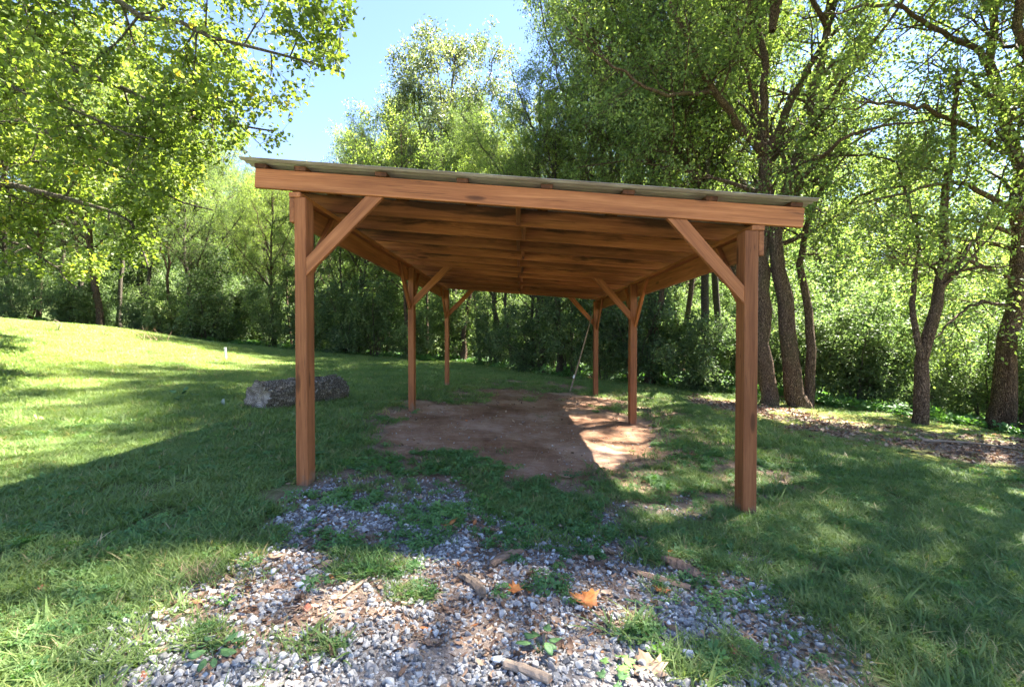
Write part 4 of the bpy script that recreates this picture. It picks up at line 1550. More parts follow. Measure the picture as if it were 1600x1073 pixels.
nn_ = [lawn('lawn_grass', 'short green lawn grass around the gravel', 1050, -6, 6.5, 1.2, 4.6, GR, 0.8, 1.35),
       lawn('coarse_grass', 'broad bladed grass mixed through the near lawn', 330, -6, 6.5, 1.2, 4.6, GW, 0.7, 1.3, 0.8),
       lawn('lawn_grass', 'short green lawn grass beside the carport', 420, -13, 12, 4.6, 9.5, GR + GF[:2], 1.0, 1.5),
       lawn('lawn_grass', 'lawn grass running over the left hill and to the woods', 150, -26, 12, 9.5, 20.5, GF, 0.9, 1.3)]
print('lawn', nn_)


def scat(name, label, dens, x0, x1, y0, y1, wf, protos, mat, s0, s1, tintf, lift=0.0, jit=0.15, flat=None):
    n = int(dens * (x1 - x0) * (y1 - y0))
    x, y = sample(n, x0, x1, y0, y1, rg2)
    c = cover(x, y)
    m = (rg2.rand(len(x)) < wf(x, y, c)) & keep_off_posts(x, y)
    x, y = x[m], y[m]
    c = {k: v[m] for k, v in c.items()}
    z = gz(x, y) + (lift * rg2.rand(len(x)) if lift else 0)
    s = s0 + (s1 - s0) * rg2.rand(len(x)) ** 1.7
    sc = np.repeat(s[:, None], 3, 1)
    if flat is not None:
        sc[:, 2] *= flat
    scatter(name, label, np.stack([x, y, z], 1), tilt_rot(x, y, rg2, jit), sc, tintf(x, y, c), protos, mat, rg2.randint(0, len(protos), len(x)))
    print(name, len(x))


# green ground weeds in patches between gravel, clay and lawn
scat('ground_weeds', 'low green weeds between the gravel and the bare clay', 330, -5, 6, 1.3, 8, lambda x, y, c: np.clip(c['weeds'] * 0.8 + c['isl'] * 0.4 + 0.25 * c['gravel'] * sstep(-0.03, 0.06, fbm(x, y, .35, 5) - .5) * (y > 2.1) * 1.8, 0, 1), CL, M_WEED, 0.7, 1.5,
     lambda x, y, c: np.clip(0.35 + 0.9 * (fbm(x, y, 0.5, 3) - .5) + rg2.randn(len(x)) * .12, 0, 1))
scat('weed_grass', 'fine grass growing in the weed patches', 150, -5, 6, 1.3, 8, lambda x, y, c: np.clip(c['weeds'] * 0.5 + c['isl'] * .3, 0, 1), GR, M_WEED, 0.6, 1.1,
     lambda x, y, c: np.clip(0.5 + rg2.randn(len(x)) * .2, 0, 1))
scat('lawn_clover', 'clover patches low in the lawn', 420, -6, 6, 1.3, 5.5, lambda x, y, c: c['grass'] * sstep(-0.06, 0.10, fbm(x, y, 0.6, 1) - 0.5) * .9, CL, M_WEED, 0.6, 1.2,
     lambda x, y, c: np.clip(0.45 + rg2.randn(len(x)) * .15, 0, 1))
scat('dead_grass', 'dry straw coloured grass in thin places', 110, -6, 6, 1.3, 7,
     lambda x, y, c: np.clip(0.12 + c['litter'] * .9 + c['brown'] * 0.22 * (1 - c['dirt']) + c['bare'] * .8, 0, 1) * (1 - 0.7 * c['gravel'] * (1 - c['litter'])),
     ST, M_STRAW, 0.5, 1.1, lambda x, y, c: rg2.rand(len(x)))

# crushed stone
SN = [stone_mesh('stone_%d' % k, R(500 + k)) for k in range(9)]
_st = lambda x, y, c: np.clip(rg2.rand(len(x)) ** 0.9 * 0.86 + 0.5 * (fbm(x, y, 0.5, 2) - 0.5) * 0.4 + (rg2.rand(len(x)) < .10) * 0.12, 0, 1)
gw = lambda x, y, c: c['gravel'] * (1 - 0.5 * c['litter']) * (1 - 0.5 * c['isl']) * (0.30 + 0.70 * sstep(-0.12, 0.05, fbm(x, y, 0.3, 6) - .5 + 0.12 * (3.2 - y))) * sstep(5.2, 3.6, y) * (1 - 0.5 * sstep(2.3, 2.9, y))
scat('gravel', 'blue grey crushed stone gravel in the foreground', 5200, -2.6, 3.0, 1.1, 4.4, gw, SN, M_STONE, 0.014, 0.036, _st, 0.008, 0.5)
scat('gravel', 'bigger pieces of crushed stone among the gravel', 620, -2.6, 3.0, 1.1, 3.2, gw, SN, M_STONE, 0.034, 0.056, _st, 0.014, 0.5)
scat('loose_stones', 'loose stones strewn over the clay and weeds', 60, -3.5, 4, 1.3, 7.5, lambda x, y, c: np.clip(c['brown'] * .5 + c['litter'] * .8 + c['dirt'] * .15 + 0.02, 0, 1), SN, M_STONE,
     0.010, 0.026, _st, 0.004, 0.4)

# leaf litter, chips
DL = [curled_leaf('dry_leaf_%d' % k, R(520 + k), curl=0.3 + 0.5 * (k % 3), fold=0.15 + .2 * (k % 2)) for k in range(6)]
CH = [chip_mesh('chip_%d' % k, R(540 + k)) for k in range(5)]
lt = lambda x, y, c: np.clip(rg2.rand(len(x)) * 0.94 + (rg2.rand(len(x)) < .03) * .3, 0, 1)
scat('leaf_litter', 'brown dry leaves and bark lying over the gravel and bare soil', 900, -5, 5.5, 1.2, 6.5,
     lambda x, y, c: np.clip(0.016 + c['litter'] * 0.85 + 0.10 * c['gravel'] + c['brown'] * (1 - c['dirt']) * .14 + c['dirt'] * .008, 0, 1), DL + CH, M_LITTER, 0.014, 0.055, lt, 0.012, 0.35)
scat('wood_chips', 'small brown chips and twigs in the litter', 1400, -3.5, 4, 1.2, 4.5,
     lambda x, y, c: np.clip(c['litter'] * 0.9 + 0.12 * c['gravel'], 0, 1), CH, M_LITTER, 0.010, 0.040, lt, 0.01, 0.3)
scat('leaf_litter', 'fallen leaves around the clay floor and the posts', 190, -6, 8, 6.5, 11.5,
     lambda x, y, c: np.clip(c['brown'] * (1 - 0.85 * c['dirt']) * .5 + 0.004, 0, 1), DL, M_LITTER, 0.03, 0.07, lt, 0.01, 0.3)
scat('leaf_mulch', 'dry leaf mulch along the lawn edge and under the trees', 420, 2, 16, 3.5, 14,
     lambda x, y, c: np.clip(c['mulch'] * 0.95 + c['woods'] * .3, 0, 1), DL, M_LITTER, 0.04, 0.09, lt, 0.015, 0.4)
scat('leaf_mulch', 'dry leaves on the floor of the woods', 26, -30, 20, 10, 24,
     lambda x, y, c: np.clip(c['woods'] * .8, 0, 1), DL, M_LITTER, 0.07, 0.15, lt, 0.03, 0.4)
scat('woods_ground_plants', 'low green plants on the floor at the edge of the woods', 15, -30, 20, 6, 24,
     lambda x, y, c: np.clip(c['woods'] * .8, 0, 1), CL, M_WEED, 3.0, 8.0, lambda x, y, c: np.clip(0.3 + rg2.randn(len(x)) * .2, 0, 1))

# the mass of leaves between the trunks and up the hillside beyond
xs_, ys_ = [], []
while len(xs_) < 420:
    a_ = math.radians(-64 + 128 * rg2.rand())
    Y = 14 + 46 * rg2.rand() ** 0.8
    x_ = math.tan(a_) * Y
    if abs(x_) > 60 or Y < forest_edge(x_) + (3.0 if x_ < 4 else 4.5):
        continue
    xs_.append(x_)
    ys_.append(Y)
xs_, ys_ = np.array(xs_), np.array(ys_)
s_ = 0.55 + 0.5 * rg2.rand(len(xs_)) + 0.8 * sstep(25, 50, ys_)
scatter('far_undergrowth', 'mass of leafy undergrowth filling the depth of the woods', np.stack([xs_, ys_, gz(xs_, ys_) - 0.1], 1), tilt_rot(xs_, ys_, rg2, 0.05),
        np.repeat(s_[:, None], 3, 1), rg2.rand(len(xs_)), [SAP[0][0][1], SAP[1][0][1], SAP[2][0][1]], M_LEAFU, rg2.randint(0, 3, len(xs_)))

# ------------------------------------------------------------------ single things lying about
def plain_leaf_mat(name, a, b):
    m, nt, out = new_mat(name)
    g = NT(nt)
    tc = g.n('ShaderNodeTexCoord')
    n1 = g.noise(tc.outputs['Object'], 14, 4, 0.6)
    n2 = g.noise(tc.outputs['Object'], 90, 3, 0.6)
    col = g.ramp(g.math('ADD', g.math('MULTIPLY', n1, .7), g.math('MULTIPLY', n2, .3)), [(0.38, a), (0.62, b)])
    bs = g.n('ShaderNodeBsdfPrincipled')
    g.l(col, bs.inputs['Base Color'])
    bs.inputs['Roughness'].default_value = 0.65
    tr = g.n('ShaderNodeBsdfTranslucent')
    g.l(col, tr.inputs[0])
    mx = g.n('ShaderNodeMixShader')
    mx.inputs[0].default_value = 0.15
    g.l(bs.outputs[0], mx.inputs[1])
    g.l(tr.outputs[0], mx.inputs[2])
    g.l(mx.outputs[0], out.inputs[0])
    return m


L_ORANGE = plain_leaf_mat('orange_leaf', (0.42, 0.12, 0.03), (0.62, 0.24, 0.06))
L_TAN = plain_leaf_mat('tan_leaf', (0.36, 0.22, 0.13), (0.52, 0.34, 0.22))
L_RED = plain_leaf_mat('red_brown_leaf', (0.28, 0.09, 0.05), (0.44, 0.17, 0.10))
L_BROWN = plain_leaf_mat('brown_leaf', (0.18, 0.10, 0.06), (0.32, 0.19, 0.12))
L_GREEN = plain_leaf_mat('fresh_leaf', (0.10, 0.22, 0.04), (0.20, 0.36, 0.07))
L_DGREEN = plain_leaf_mat('dark_fresh_leaf', (0.05, 0.13, 0.04), (0.10, 0.20, 0.06))
L_SILVER = plain_leaf_mat('silver_leaf', (0.20, 0.24, 0.16), (0.34, 0.38, 0.28))


def maple_outline():
    half = [(0.0, 0.0), (0.10, 0.02), (0.34, -0.06), (0.30, 0.12), (0.56, 0.22), (0.40, 0.34), (0.50, 0.60), (0.28, 0.50), (0.20, 0.58),
            (0.22, 0.80), (0.10, 0.76), (0.0, 1.0)]
    return half + [(-x, y) for x, y in half[-2:0:-1]]


def oval_outline():
    half = [(0, 0), (0.10, 0.06), (0.24, 0.25), (0.29, 0.48), (0.22, 0.74), (0.09, 0.92), (0, 1.0)]
    return half + [(-x, y) for x, y in half[-2:0:-1]]


def leaf_body(size, seed, kind='maple', curl=0.35, thick=0.0006):
    rng = R(seed)
    out = maple_outline() if kind == 'maple' else oval_outline()
    n = len(out)
    c = (0, 0.42)
    ax = rng.rand() * 3.14
    k1, k2 = rng.randn() * 0.3, rng.randn() * 0.3

    def Z(x, y):
        u = x * math.cos(ax) + (y - .45) * math.sin(ax)
        return curl * (u * u * 1.4) + k1 * x * (y - .45) + k2 * (y - .45) ** 2 * .6 + 0.03 * math.sin(9 * x + 5 * y + seed)
    P = [(x * (1 + rng.randn() * .06), y + rng.randn() * .02) for x, y in out]
    Q = [((x + c[0]) / 2, (y + c[1]) / 2) for x, y in P]
    pts = P + Q + [c]
    V = np.array([(x, y - .45, Z(x, y)) for x, y in pts]) * size
    T = []
    for i in range(n):
        j = (i + 1) % n
        T += [(i, j, n + j), (i, n + j, n + i), (n + i, n + j, 2 * n)]
    T = np.array(T)
    m = len(V)
    V2 = np.concatenate([V, V - np.array([0, 0, thick])])
    S = [(i, i + m, (i + 1) % n + m) for i in range(n)] + [(i, (i + 1) % n + m, (i + 1) % n) for i in range(n)]
    T = np.concatenate([T, T[:, ::-1] + m, np.array(S)])
    V2[:, 2] -= V2[:, 2].min()
    return V2, T


def stem_tube(pts, r0, r1, sides=5):
    K = max(3, len(pts))
    V, T = tubes(resample(pts, K)[None], np.array([r0]), np.array([r1]), sides)
    return V, T


def fallen_leaf(px, py, size_px, mat, label, kind='maple', seed=1, rz=None, curl=0.35, lift=0.012, stem=True):
    p = ground_at(px, py)
    size = size_px * p[1] / F * 0.86
    rz = rg.rand() * 6.28 if rz is None else rz
    t = empty('fallen_leaf', p + np.array([0, 0, lift]), rz)
    t.rotation_euler = (rnd.uniform(-.25, .25) + .12, rnd.uniform(-.2, .2), rz)
    tag(t, label, 'fallen leaf', 'single fallen leaves')
    V, T = leaf_body(size, seed, kind, curl)
    link('blade', np_mesh('leaf_blade', V, T, smooth=True), mat, t)
    if stem:
        V, T = stem_tube([(0, -0.44 * size, 0.006), (0.03 * size, -0.62 * size, 0.004), (0.08 * size, -0.8 * size, 0.01)], 0.0012, 0.0008)
        link('stem', np_mesh('leaf_stem', V, T, smooth=True), mat, t)
    return t


for a in (
        (912, 944, 52, L_ORANGE, 'bright orange lobed leaf lying on the gravel below the middle of the picture', 'maple', 3, 1.3),
        (1012, 1045, 62, L_TAN, 'large pale tan pointed leaf at the bottom edge, right of the middle', 'maple', 4, 0.2),
        (1031, 925, 30, L_ORANGE, 'small orange leaf touching the long flat bark strip', 'maple', 5, 2.4),
        (801, 926, 34, L_ORANGE, 'orange leaf on brown litter in the centre of the gravel', 'maple', 6, 1.9),
        (431, 874, 36, L_TAN, 'pale tan leaf in the grass left of the bright grass tuft', 'oval', 7, 1.2),
        (508, 886, 30, L_TAN, 'folded tan leaf just left of the bright grass tuft', 'oval', 8, 2.4),
        (251, 826, 28, L_RED, 'red brown leaf on the lawn below the left front post, to its left', 'oval', 9, 1.6),
        (699, 820, 32, L_ORANGE, 'crumpled orange leaf at the upper edge of the gravel', 'maple', 10, 0.6),
        (765, 830, 32, L_BROWN, 'curled dark brown leaf beside the crumpled orange one', 'oval', 11, 1.4),
        (480, 955, 24, L_RED, 'round salmon coloured leaf on the litter near the grey stick', 'oval', 12, 0.3),
        (321, 1060, 34, L_TAN, 'yellowish tan leaf on the gravel at the bottom left', 'oval', 13, 1.1),
        (65, 660, 36, L_TAN, 'large light brown leaf far left on the sunny slope', 'maple', 14, 1.4),
        (238, 883, 28, L_TAN, 'whitish tan leaf half hidden in the lawn at the left', 'oval', 15, 1.6),
        (1369, 798, 22, L_BROWN, 'flat brown leaf on the right lawn, right of the front post', 'oval', 16, 1.7),
        (309, 945, 24, L_RED, 'rusty leaf beside the yellow green weed at the left', 'oval', 17, 1.3),
        (357, 706, 24, L_RED, 'reddish leaf on the lawn left of the left front post', 'oval', 18, 0.8),
        (884, 746, 26, L_TAN, 'curled tan leaf at the front edge of the clay floor', 'oval', 19, 1.5),
        (1040, 868, 22, L_ORANGE, 'small orange leaf above the bark strip', 'maple', 20, 0.8),
        (63, 926, 28, L_RED, 'pinkish brown leaf in the grass at the lower left', 'oval', 21, 1.2),
        (44, 842, 20, L_ORANGE, 'small orange brown leaf near the left edge of the lawn', 'oval', 22, 0.9),
        (222, 1066, 26, L_RED, 'brown leaf at the bottom edge left of the gravel', 'oval', 23, 0.5),
        (1152, 1030, 34, L_RED, 'salmon leaf scrap on the gravel at the lower right', 'maple', 24, 2.0),
        (1048, 985, 30, L_BROWN, 'curled light brown leaf right of the small broadleaf weed', 'oval', 25, 0.4)):
    fallen_leaf(*a[:5], a[5], a[6], a[7])


def lump(name, L, w, h, seed, mat, parent, n=14, sides=9, rough=0.12, bend=0.1, ends=0.55):
    """irregular bark or stone lump along X"""
    rng = R(seed)
    V = []
    for i in range(n):
        t = i / (n - 1)
        k = ends + (1 - ends) * math.sin(math.pi * min(max(t, 0.02), .98)) ** 0.45
        cy = bend * L * math.sin(t * 3.1) + rng.randn() * 0.02 * w
        for s in range(sides):
            a = s / sides * 6.283
            r = k * (1 + rng.randn() * rough)
            V.append(((t - .5) * L + rng.randn() * .01 * L, cy + math.cos(a) * w / 2 * r, h / 2 + math.sin(a) * h / 2 * r))
    T = []
    for i in range(n - 1):
        for s in range(sides):
            a, b = i * sides + s, i * sides + (s + 1) % sides
            T += [(a, b, b + sides), (a, b + sides, a + sides)]
    c0 = len(V)
    V.append(((-.5) * L, 0, h / 2))
    V.append(((.5) * L, 0, h / 2))
    for s in range(sides):
        T.append((c0, (s + 1) % sides, s))
        T.append((c0 + 1, (n - 1) * sides + s, (n - 1) * sides + (s + 1) % sides))
    return link(name, np_mesh(name, np.array(V), np.array(T)), mat, parent)


def lying(name, p0, p1, wpx, hfrac, seed, mat, label, cat, **k):
    a, b = ground_at(*p0), ground_at(*p1)
    c = (a + b) / 2
    L = float(np.linalg.norm(b - a))
    w = wpx * c[1] / F
    o = lump(name, L, w, w * hfrac, seed, mat, None, **k)
    d = Vector(b - a)
    o.matrix_local = frame_from((0, 0, 0), d)
    o.location = Vector(c) + Vector((0, 0, 0.004))
    tag(o, label, cat)
    return o


M_STRIP = wood_mat('bark_strip_brown', (0.17, 0.10, 0.065), (0.30, 0.19, 0.13), (0.44, 0.30, 0.22), 0.8, 0.3, 0.2, 0.8)
lying('bark_strip', (968, 886), (1078, 922), 17, 0.28, 71, M_STRIP, 'long flat brown bark strip lying across the gravel at the right', 'bark strip', rough=.06, bend=-.05, ends=.75, n=20)
lying('bark_chunk', (1036, 880), (1092, 908), 24, 0.55, 72, M_STRIP, 'thick curled bark chunk just above the long bark strip', 'bark chunk', rough=.16, bend=.05)
lying('stick', (529, 940), (577, 905), 7, 0.7, 73, M_GREY, 'weathered grey stick lying diagonally at the left of the gravel', 'stick', rough=.06, bend=.02, ends=.8)
lying('stick', (788, 1044), (858, 1072), 19, 0.7, 74, M_GREY, 'stout grey brown stick at the bottom edge of the picture', 'stick', rough=.08, bend=.03, ends=.8)
lying('rotten_wood', (720, 905), (755, 938), 18, 0.6, 75, M_GREY, 'piece of rotten grey wood in the middle of the litter', 'rotten wood', rough=.14)
lying('rotten_wood', (768, 890), (815, 865), 16, 0.6, 76, M_STRIP, 'dark crumbling piece of rotten wood at the top of the litter', 'rotten wood', rough=.2)
lying('bark_chunk', (1110, 873), (1130, 872), 9, 0.6, 77, M_STRIP, 'small dark bark piece in the grass right of the gravel', 'bark chunk', rough=.15)
lying('bark_strip', (1000, 842), (1040, 858), 10, 0.4, 78, M_STRIP, 'short thin bark strip above the orange leaves', 'bark strip', rough=.1)
lying('stick', (322, 976), (385, 968), 6, 0.5, 79, L_TAN, 'bleached bent grass stalk beside the yellow green weed', 'dry stalk', rough=.1, bend=.06)
# single stones that stand out
for k, (px, py, w, lab) in enumerate(((468, 921, 15, 'round pale stone alone on the litter at the left of the gravel'),
                                      (1075, 1032, 24, 'flat slate blue stone right of the big tan leaf'),
                                      (940, 868, 12, 'round cream coloured stone in the upper gravel'),
                                      (778, 1042, 22, 'pale angular stone beside the stout stick'))):
    p = ground_at(px, py)
    o = link('stone', stone_mesh('single_stone', R(600 + k)), None)
    mm = plain_leaf_mat('stone_%s' % ('pale', 'slate', 'cream', 'white')[k], *(((.48, .47, .46), (.62, .61, .6)), ((.17, .2, .26), (.26, .29, .35)), ((.5, .5, .36), (.62, .6, .45)), ((.5, .5, .5), (.65, .65, .65)))[k])
    mm.node_tree.nodes['Mix Shader'].inputs[0].default_value = 0
    o.data.materials.append(mm)
    s = w * p[1] / F * 1.15
    o.scale = (s, s, s)
    o.location = Vector(p) + Vector((0, 0, s * 0.22 + .012))
    o.rotation_euler = (0.1, 0.1, k)
    tag(o, lab, 'stone', 'single stones')


def weed(px, py, h, n, lw, mat, label, seed, spread=0.55, oval=True, name='weed', cat='weed', wide=0.34):
    """a plant of separate stalked leaves from one crown"""
    rng = R(seed)
    p = ground_at(px, py)
    t = empty(name, p)
    tag(t, label, cat)
    for i in range(n):
        a = i * 2.4 + rng.rand() * .6
        hh = h * (0.6 + 0.5 * rng.rand())
        out = spread * hh * (0.5 + .7 * rng.rand())
        d = np.array([math.cos(a), math.sin(a), 0])
        q = d * out + np.array([0, 0, hh * 0.6])
        V, T = stem_tube([(0, 0, -0.01), tuple(q * .5 + np.array([0, 0, hh * .15])), tuple(q)], 0.0016, 0.001, 4)
        st = link('stalk', np_mesh('weed_stalk', V, T, smooth=True), mat, t)
        V, T = leaf_body(lw * (0.7 + .5 * rng.rand()), seed * 7 + i, 'oval' if oval else 'maple', 0.3)
        if oval:
            V[:, 0] *= wide / 0.34
        lf = link('leaf', np_mesh('weed_leaf', V, T, smooth=True), mat, t)
        lf.location = q + d * lw * 0.35
        lf.rotation_euler = (rng.uniform(-.5, .2), rng.uniform(-.3, .3), a - math.pi / 2)
    return t


weed(845, 1022, 0.085, 7, 0.060, L_DGREEN, 'small upright weed with long oval leaves at the bottom of the gravel', 81)
weed(962, 1046, 0.035, 4, 0.048, L_GREEN, 'tiny seedling with bright green lobed leaves left of the big tan leaf', 82, 1.2, False, 'seedling', 'seedling')
weed(955, 1070, 0.03, 3, 0.045, L_DGREEN, 'tiny seedling with darker lobed leaves at the bottom edge', 83, 1.2, False, 'seedling', 'seedling')
weed(352, 948, 0.075, 16, 0.022, L_GREEN, 'yellow green weed with many small leaves left of the gravel', 84, 0.6)
weed(985, 1000, 0.05, 12, 0.032, L_DGREEN, 'low leafy weed growing from the gravel right of the middle', 85, 0.9)
weed(335, 1035, 0.07, 9, 0.055, L_DGREEN, 'broad leaved weed in the gravel at the lower left', 86, 0.8)
weed(1010, 955, 0.05, 7, 0.06, L_DGREEN, 'narrow leaved weed right of the orange leaf', 87, 0.9, wide=.16)
for k, (px, py, n, s, lab) in enumerate(((700, 742, 26, 0.06, 'dense low weed clump at the front left of the clay floor'),
                                         (806, 732, 18, 0.05, 'small round weed clump at the front middle of the clay floor'),
                                         (895, 745, 30, 0.06, 'wide weed clump by the curled tan leaf in front of the clay'),
                                         (990, 745, 18, 0.06, 'dark weed clump at the front right corner of the clay floor'),
                                         (1098, 752, 18, 0.05, 'blue green weed clump left of the right front post'),
                                         (845, 652, 9, 0.06, 'thin sprig growing in the middle of the clay floor'),
                                         (560, 735, 20, 0.05, 'weed clump on bare ground right of the left front post'))):
    weed(px, py, s, n, 0.034, (L_DGREEN, L_GREEN)[k % 3 == 1], lab, 100 + k, 1.5, True, 'weed_clump', 'weed clump')
# two grass tussocks
for (px, py, n, hh, ww, mat, lab, sd) in ((585, 893, 90, 0.085, 0.004, L_GREEN, 'bright green grass tussock growing through the left of the gravel', 5),
                                         (303, 905, 90, 0.085, 0.0022, L_TAN, 'dry straw coloured grass clump on the lower left lawn', 6),
                                         (232, 532, 40, 0.45, 0.010, L_BROWN, 'dead brown brush sticking up behind the crest of the left hill', 7)):
    me = blade_mesh('tussock', n, hh, ww, 0.8, R(sd), hh * .5, 4, 0.6)
    o = link('grass_tussock' if hh < .5 else 'dead_brush', me, mat)
    o.location = ground_at(px, py)
    tag(o, lab, 'grass tussock' if hh < .5 else 'brush')

# the leaf heap and the silver leaf by the log
for k, (px, py, s, mat, lab, nm) in enumerate(((290, 630, 22, L_DGREEN, 'small heap of dark wilted leaves on the lawn left of the log', 'leaf_heap'),
                                             (348, 637, 26, L_SILVER, 'pale silvery leaf standing in the grass left of the log', 'fallen_leaf'))):
    p = ground_at(px, py)
    t = empty(nm, p)
    tag(t, lab, 'leaf heap' if k == 0 else 'fallen leaf')
    for i in range(9 if k == 0 else 1):
        V, T = leaf_body(s * p[1] / F * (0.55 if k == 0 else .8), 130 + i + k, 'oval', 0.6)
        o = link('leaf', np_mesh('heap_leaf', V, T, smooth=True), mat, t)
        o.location = (rnd.uniform(-.16, .16) * (1 - k), rnd.uniform(-.08, .08) * (1 - k), 0.03 + 0.02 * i * (1 - k))
        o.rotation_euler = (rnd.uniform(-.6, .6) + k * .8, rnd.uniform(-.5, .5), rnd.uniform(0, 6))

# ------------------------------------------------------------------ the log
def make_log():
    a = ground_at(405, 640)
    b = ground_at(528, 622)
    d = (b - a) / np.linalg.norm(b - a)
    r = 0.205
    L = float(np.linalg.norm(b - a)) + 0.05
    c = (a + b) / 2
    t = empty('log', c)
    tag(t, 'old grey log with rough plated bark lying in the grass behind the left front post', 'log')
    m = frame_from((0, 0, 0), Vector(d))
    n, sd = 90, 110
    V = np.zeros((n, sd, 3))
    tt = np.linspace(0, 1, n)[:, None]
    an = (np.arange(sd) / sd * 2 * np.pi)[None, :]
    X = (tt - .5) * L + 0 * an
    ux = X + 10
    uy = np.cos(an) * .6 + 20 + 0 * tt
    uz = np.sin(an) * .6 + 0 * tt
    pl = fbm(ux * .6 + uz * .5, uy + uz * 1.3, 0.07, 3, 3)          # bark plates, longer along the log
    ridge = np.abs(pl - 0.5) * 2
    bark = 0.050 * sstep(0.03, 0.20, ridge) + 0.020 * (fbm(ux, uy + uz, .02, 5, 2) - .5)
    rad = r * (1 + 0.06 * np.sin(an * 2 + 1) + 0.05 * np.sin(X * 5 + an)) + bark - .015
    rad = rad * (1 - 0.12 * sstep(.80, 1.0, tt) * (1 + .5 * np.sin(an * 3)))
    rad = rad * (1 + 0.15 * (fbm(ux, uy + uz * 1.1, .22, 6, 3) - .5))
    hollow = np.exp(-((tt - .72) / .10) ** 2) * np.exp(-((an - 5.2) / .5) ** 2)
    rad = rad * (1 - .35 * hollow)
    V[..., 0] = X + (tt < .02) * 0.02 * np.sin(an * 5)
    V[..., 1] = np.cos(an) * rad
    V[..., 2] = np.sin(an) * rad
    Vf = V.reshape(-1, 3)
    i = np.arange(n - 1)[:, None] * sd
    s = np.arange(sd)[None]
    s2 = (s + 1) % sd
    T = np.concatenate([np.stack([(i + s).ravel(), (i + s2).ravel(), (i + s2 + sd).ravel()], 1), np.stack([(i + s).ravel(), (i + s2 + sd).ravel(), (i + s + sd).ravel()], 1)])
    mb = bark_mat('log_bark', (0.17, 0.135, 0.105), (0.52, 0.46, 0.38), 1.6, 0.0, 1.0)
    ob = link('bark', np_mesh('log_bark', Vf, T, smooth=True), mb, t)
    ob.matrix_local = m
    ob.location = (0, 0, r * .80)
    # sawn and rotted end faces
    me_, nt, out = new_mat('log_end_wood')
    g = NT(nt)
    tc = g.n('ShaderNodeTexCoord')
    wv = g.n('ShaderNodeTexWave', wave_type='RINGS', rings_direction='X')
    g.l(tc.outputs['Object'], wv.inputs['Vector'])
    wv.inputs['Scale'].default_value = 14
    wv.inputs['Distortion'].default_value = 5
    wv.inputs['Detail'].default_value = 3
    nz = g.noise(tc.outputs['Object'], 12, 5, .65)
    col = g.ramp(g.math('ADD', g.math('MULTIPLY', wv.outputs[0], .25), g.math('MULTIPLY', nz, .75)), [(0.32, (0.06, 0.043, 0.03)), (0.5, (0.22, 0.17, 0.13)), (0.68, (0.42, 0.36, 0.29))])
    bs = g.n('ShaderNodeBsdfPrincipled')
    g.l(col, bs.inputs['Base Color'])
    bs.inputs['Roughness'].default_value = .9
    bp = g.n('ShaderNodeBump')
    bp.inputs['Strength'].default_value = .8
    bp.inputs['Distance'].default_value = .01
    g.l(nz, bp.inputs['Height'])
    g.l(bp.outputs[0], bs.inputs['Normal'])
    g.l(bs.outputs[0], out.inputs[0])
    for e in (0, 1):
        k = 10
        row = V[0] if e == 0 else V[-1]
        c0 = np.array([row[:, 0].mean(), 0, 0])
        VV = [c0[None] + np.array([[0.03 * (1 if e == 0 else -1), 0, 0]])]
        for q in range(1, k + 1):
            f = q / k
            ring = c0 + (row - c0) * f * 0.985
            ring[:, 0] += (0.012 * (fbm(ring[:, 1] + 5, ring[:, 2] + 5, .05, 2, 2) - .5) * 2 + 0.02 * (1 - f)) * (1 if e == 0 else -1)
            VV.append(ring)
        VV = np.concatenate(VV)
        TT = []
        for s_ in range(sd):
            TT.append((0, 1 + s_, 1 + (s_ + 1) % sd))
        for q in range(k - 1):
            for s_ in range(sd):
                A0 = 1 + q * sd + s_
                A1 = 1 + q * sd + (s_ + 1) % sd
                TT += [(A0, A0 + sd, A1 + sd), (A0, A1 + sd, A1)]
        oe = link('log_end', np_mesh('log_end', VV, np.array(TT), smooth=True), me_, t)
        oe.matrix_local = m
        oe.location = (0, 0, r * .80)
    # loose bark plates and a branch stub
    rng = R(44)
    for q in range(16):
        x = (rng.rand() - .5) * L * .9
        a_ = 3.6 + rng.rand() * 2.4 if q % 2 else 0.3 + rng.rand() * 2.5
        o = lump('bark_plate', 0.13 + .16 * rng.rand(), 0.085, 0.04, 900 + q, mb, t, n=7, sides=7, rough=.2)
        loc = m @ Vector((x, math.cos(a_) * (r + .004), math.sin(a_) * (r + .004)))
        o.location = loc + Vector((0, 0, r * .8))
        o.rotation_euler = (a_ - 1.57, rng.randn() * .2, rng.randn() * .3 + math.atan2(d[1], d[0]))
    return t


make_log()

# ------------------------------------------------------------------ white pipe, leaning pole, dead twigs on the hill
def tube_obj(name, pts, r0, r1, mat, parent=None, sides=12, cap=True):
    K = max(6, len(pts))
    P = resample(pts, K)
    V, T = tubes(P[None], np.array([r0]), np.array([r1]), sides)
    if cap:
        n = len(V)
        V = np.concatenate([V, P[:1], P[-1:]])
        T = np.concatenate([T, [(n, (s + 1) % sides, s) for s in range(sides)], [(n + 1, n - sides + s, n - sides + (s + 1) % sides) for s in range(sides)]])
    return link(name, np_mesh(name, V, T, smooth=True), mat, parent)


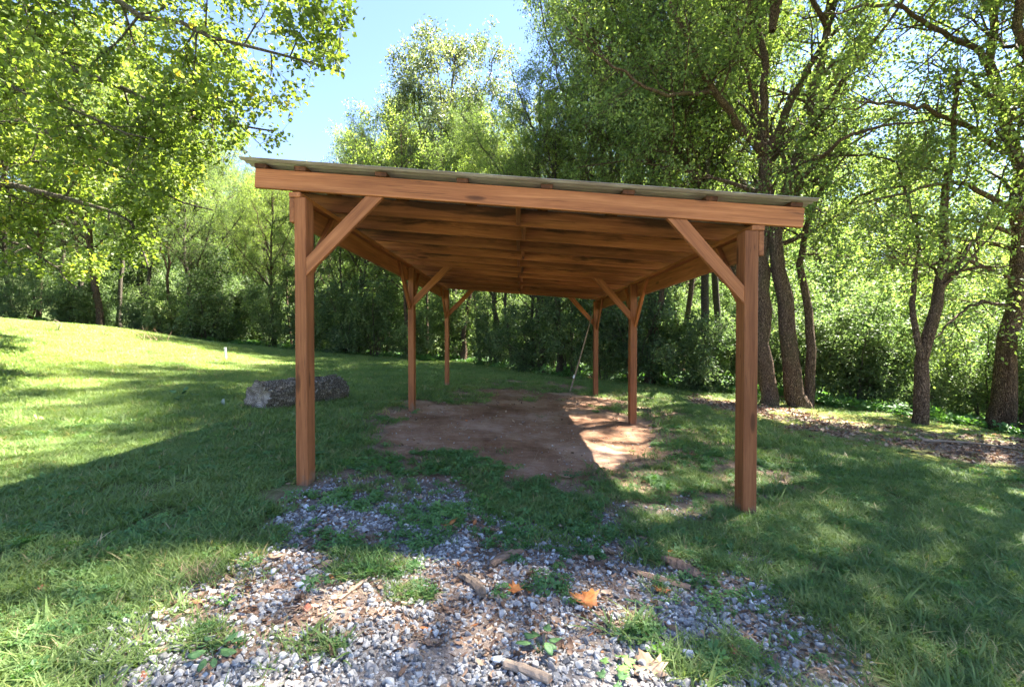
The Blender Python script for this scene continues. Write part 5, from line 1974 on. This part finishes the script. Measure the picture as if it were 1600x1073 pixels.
m, nt, out = new_mat('white_pipe')
g = NT(nt)
tc = g.n('ShaderNodeTexCoord')
cc = g.ramp(g.noise(tc.outputs['Object'], 9, 4), [(0.35, (0.55, 0.54, 0.50)), (0.6, (0.78, 0.77, 0.75))])
bs = g.n('ShaderNodeBsdfPrincipled')
g.l(cc, bs.inputs['Base Color'])
bs.inputs['Roughness'].default_value = 0.4
g.l(bs.outputs[0], out.inputs[0])
p = ground_at(353, 562)
p = at(353, 558, p[1])
p[2] = gz(p[0], p[1])
pipe = empty('marker_pipe', p)
tag(pipe, 'short white pipe standing at the foot of the left hill crest', 'pipe')
hp = 19 * p[1] / F
tube_obj('pipe', [(0, 0, -.1), (-0.01, 0, hp * .5), (-.02, 0, hp)], 0.030, 0.030, m, pipe)
tube_obj('pipe_cap', [(-.02, 0, hp - .05), (-.02, 0, hp + .012)], 0.036, 0.036, m, pipe)

pb = ground_at(890, 612)
pt = at(925, 492, 10.30)
pole = empty('pole', pb)
tag(pole, 'thin weathered pole leaning against the right back post of the carport', 'pole')
q1 = pt - pb
tube_obj('shaft', [(0, 0, -.02), tuple(q1 * .5 + np.array([0.02, 0, 0])), tuple(q1)], 0.021, 0.015, M_GREY, pole, 9)
tube_obj('ferrule', [tuple(q1 * .19), tuple(q1 * .23)], 0.026, 0.026, m, pole, 9)

MTW = M_GREY
for k, (px, py, s, lab) in enumerate(((88, 512, 0.28, 'bare white twigs of a fallen branch on the crest of the left hill'),
                                      (165, 520, 0.22, 'pale dead branch lying behind the hill crest'),
                                      (985, 592, 0.9, 'dead branches at the foot of the trees behind the right middle post'))):
    p0 = ground_at(px, py + 6)
    t = empty('dead_branch', p0)
    tag(t, lab, 'dead branch')
    rng = R(700 + k)
    for q in range(6):
        a_ = rng.rand() * 6.28
        d = np.array([math.cos(a_) * .6, .2 * math.sin(a_), 0.3 + .8 * rng.rand()]) * s * (.5 + .6 * rng.rand())
        tube_obj('twig', [(0, 0, 0), tuple(d * .5 + rng.randn(3) * .08), tuple(d)], 0.022 * s, 0.007, MTW, t, 6, False)
for k, (px, py, px2, py2, lab) in enumerate(((1440, 690, 1600, 705, 'long fallen branch in the mulch below the far right tree'), (1500, 684, 1640, 672, 'pale fallen branch beside the far right tree'))):
    a, b_ = ground_at(px, py), ground_at(min(px2, 1640), py2)
    o = tube_obj('fallen_branch', [tuple(a + np.array([0, 0, .02])), tuple((a + b_) / 2 + np.array([.03, .05, .06])), tuple(b_ + np.array([0, 0, .02]))], 0.022, 0.010, MTW, None, 7)
    tag(o, lab, 'fallen branch')
